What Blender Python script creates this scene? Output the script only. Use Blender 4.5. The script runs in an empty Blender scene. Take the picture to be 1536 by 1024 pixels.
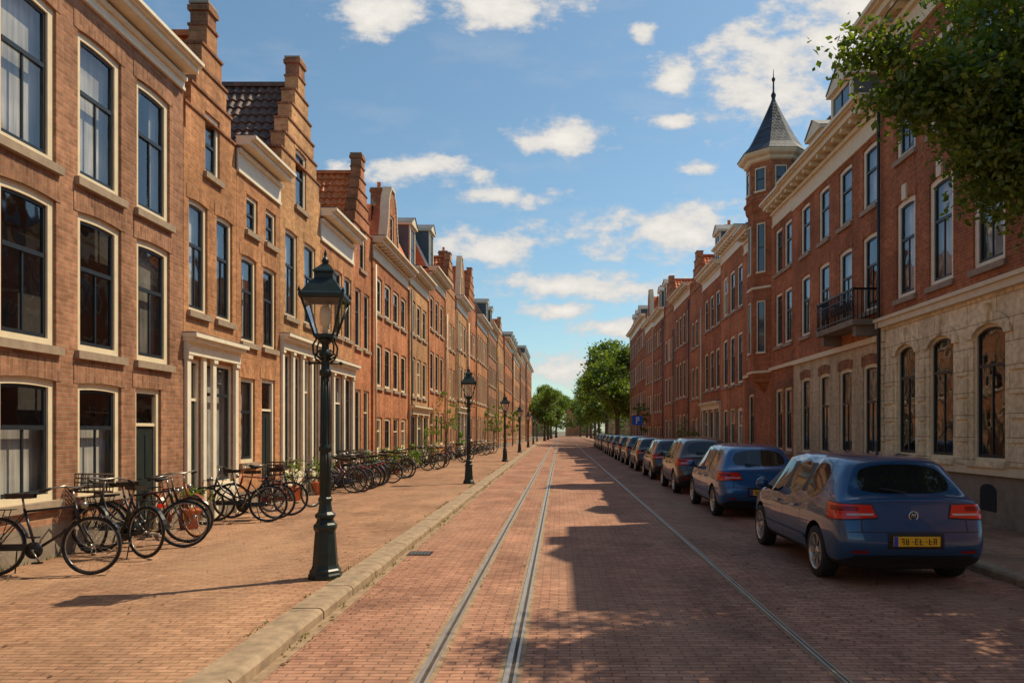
import bpy, math, random, bmesh
from mathutils import Vector, Matrix
from mathutils.bvhtree import BVHTree
random.seed(7)
R=random.random
def U(a,b): return a+(b-a)*R()
scene=bpy.context.scene
# ------------------------------------------------------------------ materials
def newmat(name):
    m=bpy.data.materials.new(name); m.use_nodes=True
    nt=m.node_tree; b=nt.nodes['Principled BSDF']
    return m,nt,b
def N(nt,t,**kw):
    n=nt.nodes.new(t)
    for k,v in kw.items(): setattr(n,k,v)
    return n
def L(nt,a,b): nt.links.new(a,b)
def rgba(c): return (c[0],c[1],c[2],1)
def posuv(nt,mode):
    g=N(nt,'ShaderNodeNewGeometry'); s=N(nt,'ShaderNodeSeparateXYZ'); L(nt,g.outputs['Position'],s.inputs[0])
    c=N(nt,'ShaderNodeCombineXYZ')
    if mode=='wall' or mode=='soldier':
        a=N(nt,'ShaderNodeMath',operation='ADD'); L(nt,s.outputs[0],a.inputs[0]); L(nt,s.outputs[1],a.inputs[1])
        if mode=='wall': L(nt,a.outputs[0],c.inputs[0]); L(nt,s.outputs[2],c.inputs[1])
        else: L(nt,s.outputs[2],c.inputs[0]); L(nt,a.outputs[0],c.inputs[1])
    else:
        L(nt,s.outputs[0],c.inputs[0]); L(nt,s.outputs[1],c.inputs[1])
    return g,c
def noise(nt,vec,scale,detail=3,rough=.6,sx=None):
    n=N(nt,'ShaderNodeTexNoise'); n.inputs['Scale'].default_value=scale; n.inputs['Detail'].default_value=detail; n.inputs['Roughness'].default_value=rough
    if sx:
        mp=N(nt,'ShaderNodeMapping'); mp.inputs['Scale'].default_value=sx; L(nt,vec,mp.inputs[0]); L(nt,mp.outputs[0],n.inputs['Vector'])
    else: L(nt,vec,n.inputs['Vector'])
    return n.outputs['Fac']
def maprange(nt,v,a,b,c,d):
    m=N(nt,'ShaderNodeMapRange'); L(nt,v,m.inputs[0])
    for i,x in enumerate((a,b,c,d)): m.inputs[i+1].default_value=x
    return m.outputs[0]
def mul(nt,col,fac):
    v=N(nt,'ShaderNodeVectorMath',operation='MULTIPLY'); L(nt,col,v.inputs[0]); L(nt,fac,v.inputs[1]); return v.outputs[0]
def bump(nt,b,h,strength,dist):
    n=N(nt,'ShaderNodeBump'); n.inputs['Strength'].default_value=strength; n.inputs['Distance'].default_value=dist
    L(nt,h,n.inputs['Height']); L(nt,n.outputs[0],b.inputs['Normal']); return n
def brickmat(name,c1,c2,mort,mode='wall',bw=.21,rh=.065,ms=.007,rough=.9,bstr=.6,var=.35,wob=.03):
    m,nt,b=newmat(name)
    g,c=posuv(nt,mode); vec=c.outputs[0]
    if wob:
        nz=N(nt,'ShaderNodeTexNoise'); nz.inputs['Scale'].default_value=1.3; nz.inputs['Detail'].default_value=0; L(nt,g.outputs['Position'],nz.inputs['Vector'])
        sc=N(nt,'ShaderNodeVectorMath',operation='SCALE'); sc.inputs['Scale'].default_value=wob; L(nt,nz.outputs['Color'],sc.inputs[0])
        ad=N(nt,'ShaderNodeVectorMath',operation='ADD'); L(nt,c.outputs[0],ad.inputs[0]); L(nt,sc.outputs[0],ad.inputs[1]); vec=ad.outputs[0]
    t=N(nt,'ShaderNodeTexBrick'); L(nt,vec,t.inputs['Vector'])
    t.inputs['Color1'].default_value=rgba(c1); t.inputs['Color2'].default_value=rgba(c2); t.inputs['Mortar'].default_value=rgba(mort)
    t.inputs['Scale'].default_value=1; t.inputs['Brick Width'].default_value=bw; t.inputs['Row Height'].default_value=rh
    t.inputs['Mortar Size'].default_value=ms; t.inputs['Mortar Smooth'].default_value=.3
    n1=noise(nt,g.outputs['Position'],.55,4); n2=noise(nt,g.outputs['Position'],9,1); n3=noise(nt,g.outputs['Position'],1.5,2,.6,(1.6,1.6,.22) if mode!='floor' else (1,.3,1))
    f1=maprange(nt,n1,.3,.7,1-var,1+var*.7); f2=maprange(nt,n2,.3,.7,.82,1.15); f3=maprange(nt,n3,.3,.7,.78,1.14)
    a=N(nt,'ShaderNodeMath',operation='MULTIPLY'); L(nt,f1,a.inputs[0]); L(nt,f2,a.inputs[1])
    a2=N(nt,'ShaderNodeMath',operation='MULTIPLY'); L(nt,a.outputs[0],a2.inputs[0]); L(nt,f3,a2.inputs[1])
    L(nt,mul(nt,t.outputs['Color'],a2.outputs[0]),b.inputs['Base Color'])
    b.inputs['Roughness'].default_value=rough; b.inputs['Specular IOR Level'].default_value=.2
    inv=maprange(nt,t.outputs['Fac'],0,1,1,0)
    h=N(nt,'ShaderNodeMath',operation='ADD'); L(nt,inv,h.inputs[0]); 
    hh=maprange(nt,n2,0,1,0,.5); L(nt,hh,h.inputs[1])
    bump(nt,b,h.outputs[0],bstr,.012)
    return m
def plain(name,c,rough=.6,var=.12,scale=6,metal=0,spec=.4,bstr=.15,stretch=None):
    m,nt,b=newmat(name)
    g=N(nt,'ShaderNodeNewGeometry')
    n=noise(nt,g.outputs['Position'],scale,3,.6,stretch)
    cc=N(nt,'ShaderNodeRGB'); cc.outputs[0].default_value=rgba(c)
    L(nt,mul(nt,cc.outputs[0],maprange(nt,n,.25,.75,1-var,1+var)),b.inputs['Base Color'])
    b.inputs['Roughness'].default_value=rough; b.inputs['Metallic'].default_value=metal; b.inputs['Specular IOR Level'].default_value=spec
    if bstr: bump(nt,b,n,bstr,.01)
    return m
BR={}
def bset(k,c1,c2,mort):
    BR[k]=brickmat('brick_'+k,c1,c2,mort); BR[k+'_s']=brickmat('soldier_'+k,[x*1.0 for x in c1],[x*.86 for x in c2],mort,mode='soldier')
bset('tan',(.44,.21,.12),(.31,.14,.075),(.37,.255,.17))
bset('orange',(.57,.255,.11),(.43,.18,.075),(.46,.30,.18))
bset('yellow',(.60,.31,.135),(.46,.225,.09),(.50,.34,.205))
bset('red',(.46,.145,.06),(.34,.10,.042),(.40,.25,.15))
bset('redL',(.57,.205,.09),(.44,.15,.06),(.46,.29,.17))
bset('brown',(.36,.15,.075),(.27,.105,.055),(.34,.23,.14))
STONE=brickmat('cream_ashlar',(.86,.70,.45),(.81,.65,.41),(.46,.34,.20),bw=.95,rh=.42,ms=.010,bstr=.5,var=.10,wob=0)
GSTONE=brickmat('tan_render',(.60,.46,.29),(.55,.42,.265),(.36,.27,.17),bw=1.2,rh=.5,ms=.006,bstr=.3,var=.2,wob=0)
PLINTH=plain('plinth_stone',(.24,.19,.14),.85,.3,3)
CREAM=plain('cream_paint',(.74,.61,.41),.5,.10,5,bstr=.05)
WHITE=plain('white_paint',(.80,.71,.54),.5,.10,5,bstr=.05)
SILL=plain('sill_stone',(.33,.245,.17),.8,.2,8)
DARK=plain('dark_sash',(.022,.028,.034),.35,.2,8,bstr=.03)
BROWNP=plain('brown_paint',(.10,.05,.03),.4,.2,6)
DOORM=plain('door_green',(.02,.028,.026),.35,.2,6,bstr=.03)
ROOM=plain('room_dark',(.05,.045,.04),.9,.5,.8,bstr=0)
LEAD=plain('lead_roof',(.11,.11,.12),.6,.2,2)
IRON=plain('black_iron',(.012,.012,.013),.4,.2,10,metal=0)
def tilemat(name,c1,c2):
    m,nt,b=newmat(name); g=N(nt,'ShaderNodeNewGeometry'); n=noise(nt,g.outputs['Position'],4.5,3); n2=noise(nt,g.outputs['Position'],.9,3)
    r=N(nt,'ShaderNodeMix',data_type='RGBA'); L(nt,maprange(nt,n,.35,.65,0,1),r.inputs[0]); r.inputs[6].default_value=rgba(c1); r.inputs[7].default_value=rgba(c2)
    L(nt,mul(nt,r.outputs[2],maprange(nt,n2,.3,.7,.7,1.2)),b.inputs['Base Color']); b.inputs['Roughness'].default_value=.6
    return m
TRED=tilemat('red_pantile',(.75,.20,.045),(.52,.12,.03)); TDARK=tilemat('dark_pantile',(.15,.08,.05),(.07,.045,.04))
SLATE=brickmat('slate',(.085,.095,.12),(.055,.063,.08),(.02,.02,.025),bw=.25,rh=.14,ms=.008,rough=.5)
def glassmat(name,tint=.93,minr=.05,gain=1.0):
    m,nt,b=newmat(name); nt.nodes.remove(b); out=nt.nodes['Material Output']
    t=N(nt,'ShaderNodeBsdfTransparent'); t.inputs[0].default_value=(tint,tint,tint,1)
    gl=N(nt,'ShaderNodeBsdfGlossy'); gl.inputs['Roughness'].default_value=.03; gl.inputs['Color'].default_value=(.92,.95,1,1)
    g=N(nt,'ShaderNodeNewGeometry')
    dt=N(nt,'ShaderNodeVectorMath',operation='DOT_PRODUCT'); L(nt,g.outputs['Incoming'],dt.inputs[0]); L(nt,g.outputs['Normal'],dt.inputs[1])
    ab=N(nt,'ShaderNodeMath',operation='ABSOLUTE'); L(nt,dt.outputs['Value'],ab.inputs[0])
    om=N(nt,'ShaderNodeMath',operation='SUBTRACT'); om.inputs[0].default_value=1; L(nt,ab.outputs[0],om.inputs[1])
    pw=N(nt,'ShaderNodeMath',operation='POWER'); L(nt,om.outputs[0],pw.inputs[0]); pw.inputs[1].default_value=4
    ml=N(nt,'ShaderNodeMath',operation='MULTIPLY_ADD'); L(nt,pw.outputs[0],ml.inputs[0]); ml.inputs[1].default_value=.9*gain; ml.inputs[2].default_value=.05+minr; ml.use_clamp=True
    n=noise(nt,g.outputs['Position'],2.2,1)
    bp=N(nt,'ShaderNodeBump'); bp.inputs['Strength'].default_value=.12; bp.inputs['Distance'].default_value=.05; L(nt,n,bp.inputs['Height']); L(nt,bp.outputs[0],gl.inputs['Normal'])
    mx=N(nt,'ShaderNodeMixShader'); L(nt,ml.outputs[0],mx.inputs[0]); L(nt,t.outputs[0],mx.inputs[1]); L(nt,gl.outputs[0],mx.inputs[2]); L(nt,mx.outputs[0],out.inputs[0])
    return m
GLASS=glassmat('window_glass')
def curtainmat(name,c):
    m,nt,b=newmat(name); g,cc=posuv(nt,'wall')
    n=noise(nt,g.outputs['Position'],1,3,.6,(14,14,.8)); n2=noise(nt,g.outputs['Position'],1.3,2)
    rgb=N(nt,'ShaderNodeRGB'); rgb.outputs[0].default_value=rgba(c)
    L(nt,mul(nt,mul(nt,rgb.outputs[0],maprange(nt,n,.3,.7,.6,1.1)),maprange(nt,n2,.3,.7,.5,1.1)),b.inputs['Base Color']); b.inputs['Roughness'].default_value=.9
    bump(nt,b,n,.5,.05); return m
CURT=curtainmat('curtain',(.66,.63,.56)); CURT2=curtainmat('curtain_dim',(.24,.23,.20))
def paving(name,c1,c2,mort,dirt,rh=.07):
    m=brickmat(name,c1,c2,mort,mode='floor',bw=.20,rh=rh,ms=.0065,bstr=1.0,var=.22,rough=.85)
    nt=m.node_tree; b=nt.nodes['Principled BSDF']; src=b.inputs['Base Color'].links[0].from_socket
    g=N(nt,'ShaderNodeNewGeometry'); n=noise(nt,g.outputs['Position'],.35,5,.65,(1.5,.5,1))
    mx=N(nt,'ShaderNodeMix',data_type='RGBA'); L(nt,maprange(nt,n,.45,.75,0,.6),mx.inputs[0]); L(nt,src,mx.inputs[6]); mx.inputs[7].default_value=rgba(dirt)
    n4=noise(nt,g.outputs['Position'],.8,4,.7,(1,.6,1))
    L(nt,mul(nt,mx.outputs[2],maprange(nt,n4,.55,.72,1,.68)),b.inputs['Base Color'])
    return m
ROADM=paving('road_clinker',(.47,.235,.15),(.34,.16,.105),(.19,.11,.075),(.43,.27,.175))
PAVEM=paving('pavement_clinker',(.43,.235,.14),(.33,.17,.10),(.21,.13,.08),(.42,.265,.16))
KERBM=plain('kerb_stone',(.31,.22,.14),.85,.35,7,bstr=.5)
GROUNDM=plain('ground_soil',(.16,.13,.09),.95,.3,.3)
GRIT=plain('sandy_joint',(.30,.20,.12),.95,.35,9,bstr=.4)
RAILM=plain('rail_steel',(.46,.39,.32),.38,.25,7,metal=.65,stretch=(6,.4,1)); GROOVE=plain('rail_groove',(.07,.05,.035),.9,.3,9)
# ------------------------------------------------------------------ mesh builder
class MB:
    def __init__(s): s.v=[];s.f=[];s.m=[];s.sm=[];s.mats=[]
    def mi(s,mat):
        if mat not in s.mats: s.mats.append(mat)
        return s.mats.index(mat)
    def poly(s,pts,mat,hint=None,smooth=False):
        pts=[Vector(p) for p in pts]
        if hint is not None:
            n=(pts[1]-pts[0]).cross(pts[2]-pts[0])
            if n.length<1e-12 and len(pts)>3: n=(pts[2]-pts[0]).cross(pts[3]-pts[0])
            if n.dot(Vector(hint))<0: pts=pts[::-1]
        i=len(s.v); s.v+= [tuple(p) for p in pts]; s.f.append(tuple(range(i,i+len(pts)))); s.m.append(s.mi(mat)); s.sm.append(smooth)
    def box(s,a,b,mat,T=None):
        x0,y0,z0=[min(a[i],b[i]) for i in range(3)]; x1,y1,z1=[max(a[i],b[i]) for i in range(3)]
        c=[(x0,y0,z0),(x1,y0,z0),(x1,y1,z0),(x0,y1,z0),(x0,y0,z1),(x1,y0,z1),(x1,y1,z1),(x0,y1,z1)]
        if T: c=[tuple(T(p)) for p in c]
        i=len(s.v); s.v+=c; k=s.mi(mat)
        for f in ((0,3,2,1),(4,5,6,7),(0,1,5,4),(1,2,6,5),(2,3,7,6),(3,0,4,7)):
            s.f.append(tuple(i+j for j in f)); s.m.append(k); s.sm.append(False)
    def lathe(s,prof,n,mat,c=(0,0,0),smooth=True,rot=0,T=None):
        i0=len(s.v); k=s.mi(mat)
        for r,z in prof:
            for a in range(n):
                t=2*math.pi*a/n+rot; p=(c[0]+r*math.cos(t),c[1]+r*math.sin(t),c[2]+z); s.v.append(tuple(T(p)) if T else p)
        for j in range(len(prof)-1):
            for a in range(n):
                b=(a+1)%n; s.f.append((i0+j*n+a,i0+j*n+b,i0+(j+1)*n+b,i0+(j+1)*n+a)); s.m.append(k); s.sm.append(smooth)
    def tube(s,pts,rad,n,mat,smooth=True,closed=False):
        pts=[Vector(p) for p in pts]; k=s.mi(mat); i0=len(s.v); m=len(pts)
        if not isinstance(rad,(list,tuple)): rad=[rad]*m
        prev=None
        for j,p in enumerate(pts):
            if closed: t=(pts[(j+1)%m]-pts[j-1])
            else: t=(pts[min(j+1,m-1)]-pts[max(j-1,0)])
            t.normalize()
            if prev is None:
                up=Vector((0,0,1)) if abs(t.z)<.9 else Vector((1,0,0)); u=t.cross(up).normalized()
            else:
                u=(prev-t*prev.dot(t)).normalized()
            prev=u; w=t.cross(u)
            for a in range(n):
                an=2*math.pi*a/n; s.v.append(tuple(p+(u*math.cos(an)+w*math.sin(an))*rad[j]))
        for j in range(m if closed else m-1):
            j2=(j+1)%m
            for a in range(n):
                b=(a+1)%n; s.f.append((i0+j*n+a,i0+j*n+b,i0+j2*n+b,i0+j2*n+a)); s.m.append(k); s.sm.append(smooth)
        if not closed:
            s.f.append(tuple(i0+a for a in range(n))[::-1]); s.m.append(k); s.sm.append(False)
            s.f.append(tuple(i0+(m-1)*n+a for a in range(n))); s.m.append(k); s.sm.append(False)
    def mesh(s,name):
        me=bpy.data.meshes.new(name); me.from_pydata(s.v,[],s.f)
        for m in s.mats: me.materials.append(m)
        me.polygons.foreach_set('material_index',s.m); me.polygons.foreach_set('use_smooth',s.sm); me.update(); return me
    def obj(s,name,parent=None,off=None):
        if not s.f: return None
        return addobj(name,s.mesh(name),parent,off)
def addobj(name,me,parent=None,off=None):
    o=bpy.data.objects.new(name,me); scene.collection.objects.link(o)
    if parent: o.parent=parent
    if off is not None: o.location=off
    return o
def empty(name,loc=(0,0,0),rz=0):
    e=bpy.data.objects.new(name,None); e.empty_display_size=.3; e.location=loc; e.rotation_euler=(0,0,rz); scene.collection.objects.link(e); return e
# ------------------------------------------------------------------ houses
def arcz(w,t):
    r=w.get('rise',0)
    if r<=0: return w['z1']
    return w['z1']-r*(1-math.sqrt(max(0,1-t*t))) if w.get('round') else w['z1']-r*t*t
def W(s0,s1,z0,z1,**k):
    d=dict(s0=s0,s1=s1,z0=z0,z1=z1); d.update(k); return d
class House:
    def __init__(h,name,side,X,s0,s1,depth=9):
        h.name=name;h.side=side;h.X=X;h.s0=s0+.006;h.s1=s1-.006;h.depth=depth
        h.sg=1 if side=='L' else -1
        h.walls=MB();h.win=MB();h.roof=MB();h.trim=MB();h.door=MB()
    def P(h,p): s,d,z=p; return Vector((h.X+h.sg*d,s,z))
    def box(h,mb,s0,s1,d0,d1,z0,z1,mat):
        a=h.P((s0,d0,z0)); b=h.P((s1,d1,z1)); mb.box(a,b,mat)
    def q(h,mb,pts,mat,hint): 
        hv=Vector((h.sg*hint[1],hint[0],hint[2])); mb.poly([h.P(p) for p in pts],mat,hv)
    def wall(h,rects,holes,matf,eave,depth=.11,thick=.35):
        S=sorted({round(v,4) for r in rects for v in (r[0],r[1])}|{round(v,4) for w in holes for v in (w['s0'],w['s1'])})
        Z=sorted({round(v,4) for r in rects for v in (r[2],r[3])}|{round(v,4) for w in holes for v in (w['z0'],w['z1'])}|{round(z,4) for z in h.zb})
        def st(s,z):
            for w in holes:
                if w['s0']<s<w['s1'] and w['z0']<z<w['z1']: return 2
            for r in rects:
                if r[0]<s<r[1] and r[2]<z<r[3]: return 1
            return 0
        ns,nz=len(S)-1,len(Z)-1
        G=[[st((S[i]+S[i+1])/2,(Z[j]+Z[j+1])/2) for j in range(nz)] for i in range(ns)]
        g=lambda i,j: G[i][j] if 0<=i<ns and 0<=j<nz else 0
        for i in range(ns):
            for j in range(nz):
                if G[i][j]!=1: continue
                a,b,c,d=S[i],S[i+1],Z[j],Z[j+1]; m=matf((c+d)/2)
                h.q(h.walls,[(a,0,c),(b,0,c),(b,0,d),(a,0,d)],m,(0,1,0))
                if c>=eave-.01: h.q(h.walls,[(a,-thick,c),(b,-thick,c),(b,-thick,d),(a,-thick,d)],m,(0,-1,0))
                for (di,dj) in ((1,0),(-1,0),(0,1),(0,-1)):
                    o=g(i+di,j+dj)
                    if o==1: continue
                    dep=depth if o==2 else thick
                    if o==0 and dj==0 and d<=eave+.01 : dep=.05
                    if o==0 and dj==-1: continue
                    if di: s=b if di>0 else a; pts=[(s,0,c),(s,-dep,c),(s,-dep,d),(s,0,d)]
                    else: z=d if dj>0 else c; pts=[(a,0,z),(b,0,z),(b,-dep,z),(a,-dep,z)]
                    h.q(h.walls,pts,m,(di,0,dj))
        for w in holes:
            if w.get('rise',0)>0:
                n=12; a,b=w['s0'],w['s1']; m=matf(w['z1'])
                for k in range(n):
                    t0=-1+2*k/n;t1=-1+2*(k+1)/n; sa=a+(b-a)*k/n; sb=a+(b-a)*(k+1)/n; za=arcz(w,t0); zb=arcz(w,t1)
                    h.q(h.walls,[(sa,0,za),(sb,0,zb),(sb,0,w['z1']),(sa,0,w['z1'])],m,(0,1,0))
                    h.q(h.walls,[(sa,0,za),(sb,0,zb),(sb,-depth,zb),(sa,-depth,za)],m,(0,0,-1))
    def window(h,w):
        a,b,c,d=w['s0'],w['s1'],w['z0'],w['z1']; fm=w.get('frame',CREAM); sm=w.get('sash',DARK); fw=w.get('fw',.085); mb=h.win
        D0,D1=w.get('dd',-.11),w.get('dd',-.11)+.07
        kind=w.get('kind','sash')
        h.box(mb,a,a+fw,D0,D1,c,d,fm); h.box(mb,b-fw,b,D0,D1,c,d,fm)
        if kind!='door': h.box(mb,a+fw,b-fw,D0,D1,c,c+fw,fm)
        n=12 if w.get('rise',0)>0 else 1; f0=D1-.002
        A,B=a+fw,b-fw
        def az(s): return arcz(w,(s-(a+b)/2)/((b-a)/2))
        for k in range(n):
            sa=A+(B-A)*k/n; sb=A+(B-A)*(k+1)/n
            za,zb=az(sa),az(sb)
            h.q(mb,[(sa,f0,za-fw),(sb,f0,zb-fw),(sb,f0,zb+.01),(sa,f0,za+.01)],fm,(0,1,0))
            h.q(mb,[(sa,f0,za-fw),(sb,f0,zb-fw),(sb,D0,zb-fw),(sa,D0,za-fw)],fm,(0,0,-1))
            h.q(mb,[(sa,f0-.03,za-fw-.045),(sb,f0-.03,zb-fw-.045),(sb,f0-.03,zb-fw+.02),(sa,f0-.03,za-fw+.02)],sm,(0,1,0))
        sw=.042; E0,E1=D0+.005,D1-.03
        if kind=='door':
            dz=c+(d-c)*.76
            h.box(h.door,A,B,D0,D1-.02,dz-.05,dz,fm)
            h.box(h.door,A,B,D0-.02,D0+.02,c,dz-.05,w.get('doorm',DOORM))
            mid=(A+B)/2
            for (p,q_) in ((A+.08,mid-.04),(mid+.04,B-.08)):
                if q_>p+.05:
                    for (u,v) in ((c+.15,c+.75),(c+.9,dz-.2)): h.box(h.door,p,q_,D0,D0+.032,u,v,w.get('doorm',DOORM))
            h.q(mb,[(A,D0+.03,dz),(B,D0+.03,dz),(B,D0+.03,d),(A,D0+.03,d)],GLASS,(0,1,0))
            h.box(h.trim,a-.05,b+.05,-.1,.3,.0,c+.012,SILL)
        else:
            h.box(mb,A,A+sw,E0,E1,c+fw,d,sm); h.box(mb,B-sw,B,E0,E1,c+fw,d,sm); h.box(mb,A+sw,B-sw,E0,E1,c+fw,c+fw+sw+.015,sm)
            tr=c+(d-c)*w.get('tr',.6)
            h.box(mb,A+sw,B-sw,E0,E1+.012,tr-.03,tr+.03,sm)
            mu=w.get('mull',1); 
            if mu:
                for k in range(mu):
                    s=A+(B-A)*(k+1)/(mu+1); h.box(mb,s-.014,s+.014,E0+.004,E1-.004,c+fw+sw,tr-.03,sm)
                    if w.get('mtop'): h.box(mb,s-.014,s+.014,E0+.004,E1-.004,tr+.03,d-fw,sm)
            for k in range(n):
                sa=A+(B-A)*k/n; sb=A+(B-A)*(k+1)/n
                h.q(mb,[(sa,E0+.012,c+fw),(sb,E0+.012,c+fw),(sb,E0+.012,az(sb)-fw+.02),(sa,E0+.012,az(sa)-fw+.02)],GLASS,(0,1,0))
            r=R() if 'cur' not in w else w['cur']; cm=CURT if R()<w.get('cw',.6) else CURT2; dc=D0-.10
            if r<.35: h.q(mb,[(a-.05,dc,c),(b+.05,dc,c),(b+.05,dc,d),(a-.05,dc,d)],cm,(0,1,0))
            elif r<.8:
                m=(b-a)*U(.25,.42)
                h.q(mb,[(a-.05,dc,c),(a+m,dc,c),(a+m*.8,dc,d),(a-.05,dc,d)],cm,(0,1,0)); h.q(mb,[(b-m,dc,c),(b+.05,dc,c),(b+.05,dc,d),(b-m*.8,dc,d)],cm,(0,1,0))
            elif r<.9: zz=c+(d-c)*U(.4,.6); h.q(mb,[(a-.05,dc,zz),(b+.05,dc,zz),(b+.05,dc,d),(a-.05,dc,d)],cm,(0,1,0))
            elif r>1.5: zz=c+(d-c)*.6; h.q(mb,[(a-.05,dc,c),(b+.05,dc,c),(b+.05,dc,zz),(a-.05,dc,zz)],CURT,(0,1,0))
            if not w.get('nosill'): h.box(h.trim,a-.07,b+.07,-.04,.07,c-.1,c+.012,w.get('sillm',SILL))
        am=w.get('arch')
        if am:
            hh=w.get('ah',.25); a2,b2=a-.09,b+.09; n=12
            if w.get('round'): 
                n=20; pr=[]
                cx=(a+b)/2; hw=(b-a)/2; ri=w['rise']
                for k in range(n+1):
                    t=math.pi*(1-k/n); pr.append(((cx+hw*math.cos(t),w['z1']-ri+ri*math.sin(t)),(cx+(hw+hh)*math.cos(t),w['z1']-ri+(ri+hh)*math.sin(t))))
                for k in range(n):
                    (p0,q0),(p1,q1)=pr[k],pr[k+1]
                    h.q(h.trim,[(p0[0],.04,p0[1]),(p1[0],.04,p1[1]),(q1[0],.04,q1[1]),(q0[0],.04,q0[1])],am,(0,1,0))
                    h.q(h.trim,[(q0[0],.04,q0[1]),(q1[0],.04,q1[1]),(q1[0],0,q1[1]),(q0[0],0,q0[1])],am,(0,0,1))
                    h.q(h.trim,[(p0[0],.04,p0[1]),(p1[0],.04,p1[1]),(p1[0],0,p1[1]),(p0[0],0,p0[1])],am,(0,0,-1))
            else:
                for k in range(n):
                    sa=a2+(b2-a2)*k/n; sb=a2+(b2-a2)*(k+1)/n
                    za=arcz(w,max(-1,min(1,(sa-(a+b)/2)/((b-a)/2)))); zb=arcz(w,max(-1,min(1,(sb-(a+b)/2)/((b-a)/2))))
                    h.q(h.trim,[(sa,.008,za),(sb,.008,zb),(sb,.008,zb+hh),(sa,.008,za+hh)],am,(0,1,0))
    def cornice(h,z,s0=None,s1=None,k=1.0,mat=None,mod=True,fr=.27):
        mat=mat or CREAM; s0=h.s0+.004 if s0 is None else s0; s1=h.s1-.004 if s1 is None else s1; t=h.trim
        f=fr*k
        h.box(t,s0,s1,-.02,.05*k,z-.28*k-f,z-.22*k-f+.0,mat)
        h.box(t,s0,s1,-.02,.03*k,z-.22*k-f,z-.22*k,mat)
        h.box(t,s0,s1,-.02,.09*k,z-.22*k,z-.15*k,mat)
        h.box(t,s0,s1,-.02,.30*k,z-.08*k,z+.02*k,mat)
        h.box(t,s0,s1,-.02,.36*k,z+.02*k,z+.05*k,mat)
        h.box(t,s0,s1,-.02,.41*k,z+.05*k,z+.11*k,mat)
        h.box(t,s0,s1,-.02,.38*k,z+.11*k,z+.135*k,LEAD)
        if mod:
            n=max(3,int((s1-s0)/(.38*k)))
            for i in range(n):
                s=s0+(s1-s0)*(i+.5)/n; h.box(t,s-.05*k,s+.05*k,.0,.26*k,z-.15*k,z-.08*k,mat)
    def body(h,H,mat,topz=None):
        D=-h.depth
        for s,hn in ((h.s0,-1),(h.s1,1)):
            h.q(h.walls,[(s,-.05,0),(s,D,0),(s,D,H),(s,-.05,H)],mat,(hn,0,0))
        h.q(h.walls,[(h.s0,D,0),(h.s1,D,0),(h.s1,D,H),(h.s0,D,H)],mat,(0,-1,0))
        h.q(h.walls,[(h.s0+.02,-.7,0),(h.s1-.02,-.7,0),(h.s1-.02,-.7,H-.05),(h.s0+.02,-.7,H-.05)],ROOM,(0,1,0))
    def flat(h,H): h.q(h.roof,[(h.s0,-.0,H+.004),(h.s1,-.0,H+.004),(h.s1,-h.depth,H+.004),(h.s0,-h.depth,H+.004)],LEAD,(0,0,1))
    def pantiles(h,sA,zA,sB,zB,d0,d1,mat,detail=True):
        ln=math.hypot(sB-sA,zB-zA); hn=Vector((-(zB-zA),0,(sB-sA))); 
        if hn.z<0: hn=-hn
        hn.normalize()
        rows=max(3,int(ln/.28)); cols=max(4,int(abs(d1-d0)/.21)); 
        sub=6 if detail else 3
        for r in range(rows):
            v0=r/rows; v1=(r+1)/rows
            prev=None
            for c in range(cols*sub+1):
                d=d0+(d1-d0)*c/(cols*sub); ph=(c%sub)/sub*2*math.pi
                o=.03*math.sin(ph)
                lo=o+.045; hi=o
                p=[]
                for v,oo in ((v0,lo),(v1,hi)):
                    s=sA+(sB-sA)*v+hn.x*oo; z=zA+(zB-zA)*v+hn.z*oo; p.append((s,d,z))
                q0=(sA+(sB-sA)*v0+hn.x*(o-.02),d,zA+(zB-zA)*v0+hn.z*(o-.02))
                cur=(q0,p[0],p[1])
                if prev:
                    h.q(h.roof,[prev[1],cur[1],cur[2],prev[2]],mat,(hn.x,0,hn.z)); h.q(h.roof,[prev[0],cur[0],cur[1],prev[1]],mat,(-hn.z*(1 if sB>sA else -1),0,0))
                prev=cur
    def pitched(h,eave,ridge,mat,detail=True,ridge_s=None):
        m=(h.s0+h.s1)/2 if ridge_s is None else ridge_s
        h.pantiles(h.s0,eave,m,ridge,-.36,-7.5 if detail else -6,mat,detail); h.pantiles(h.s1,eave,m,ridge,-.36,-7.5 if detail else -6,mat,False)
        h.box(h.roof,m-.09,m+.09,-7.5,-.36,ridge-.02,ridge+.09,mat)
        h.q(h.walls,[(h.s0,-7.5,eave),(h.s1,-7.5,eave),(m,-7.5,ridge)],h.bm,(0,-1,0))
    def steps(h,eave,peak,n,topw,mat,cop,offs=0):
        W2=(h.s1-h.s0)/2; m=(h.s0+h.s1)/2; rects=[]; dz=(peak-eave)/n
        for k in range(n):
            hw=W2+(topw/2-W2)*(k+ .35)/(n-1+.35) if k>0 else W2*.93
            if k==n-1: hw=topw/2
            a,b=max(h.s0,m-hw),min(h.s1,m+hw); z0=eave+dz*k
            rects.append((a,b,z0,z0+dz))
            h.box(h.trim,a-.02 if k else h.s0+.01,b+.02 if k else h.s1-.01,-.37,.03,z0+dz+.002,z0+dz+.05,cop)
        return rects
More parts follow.
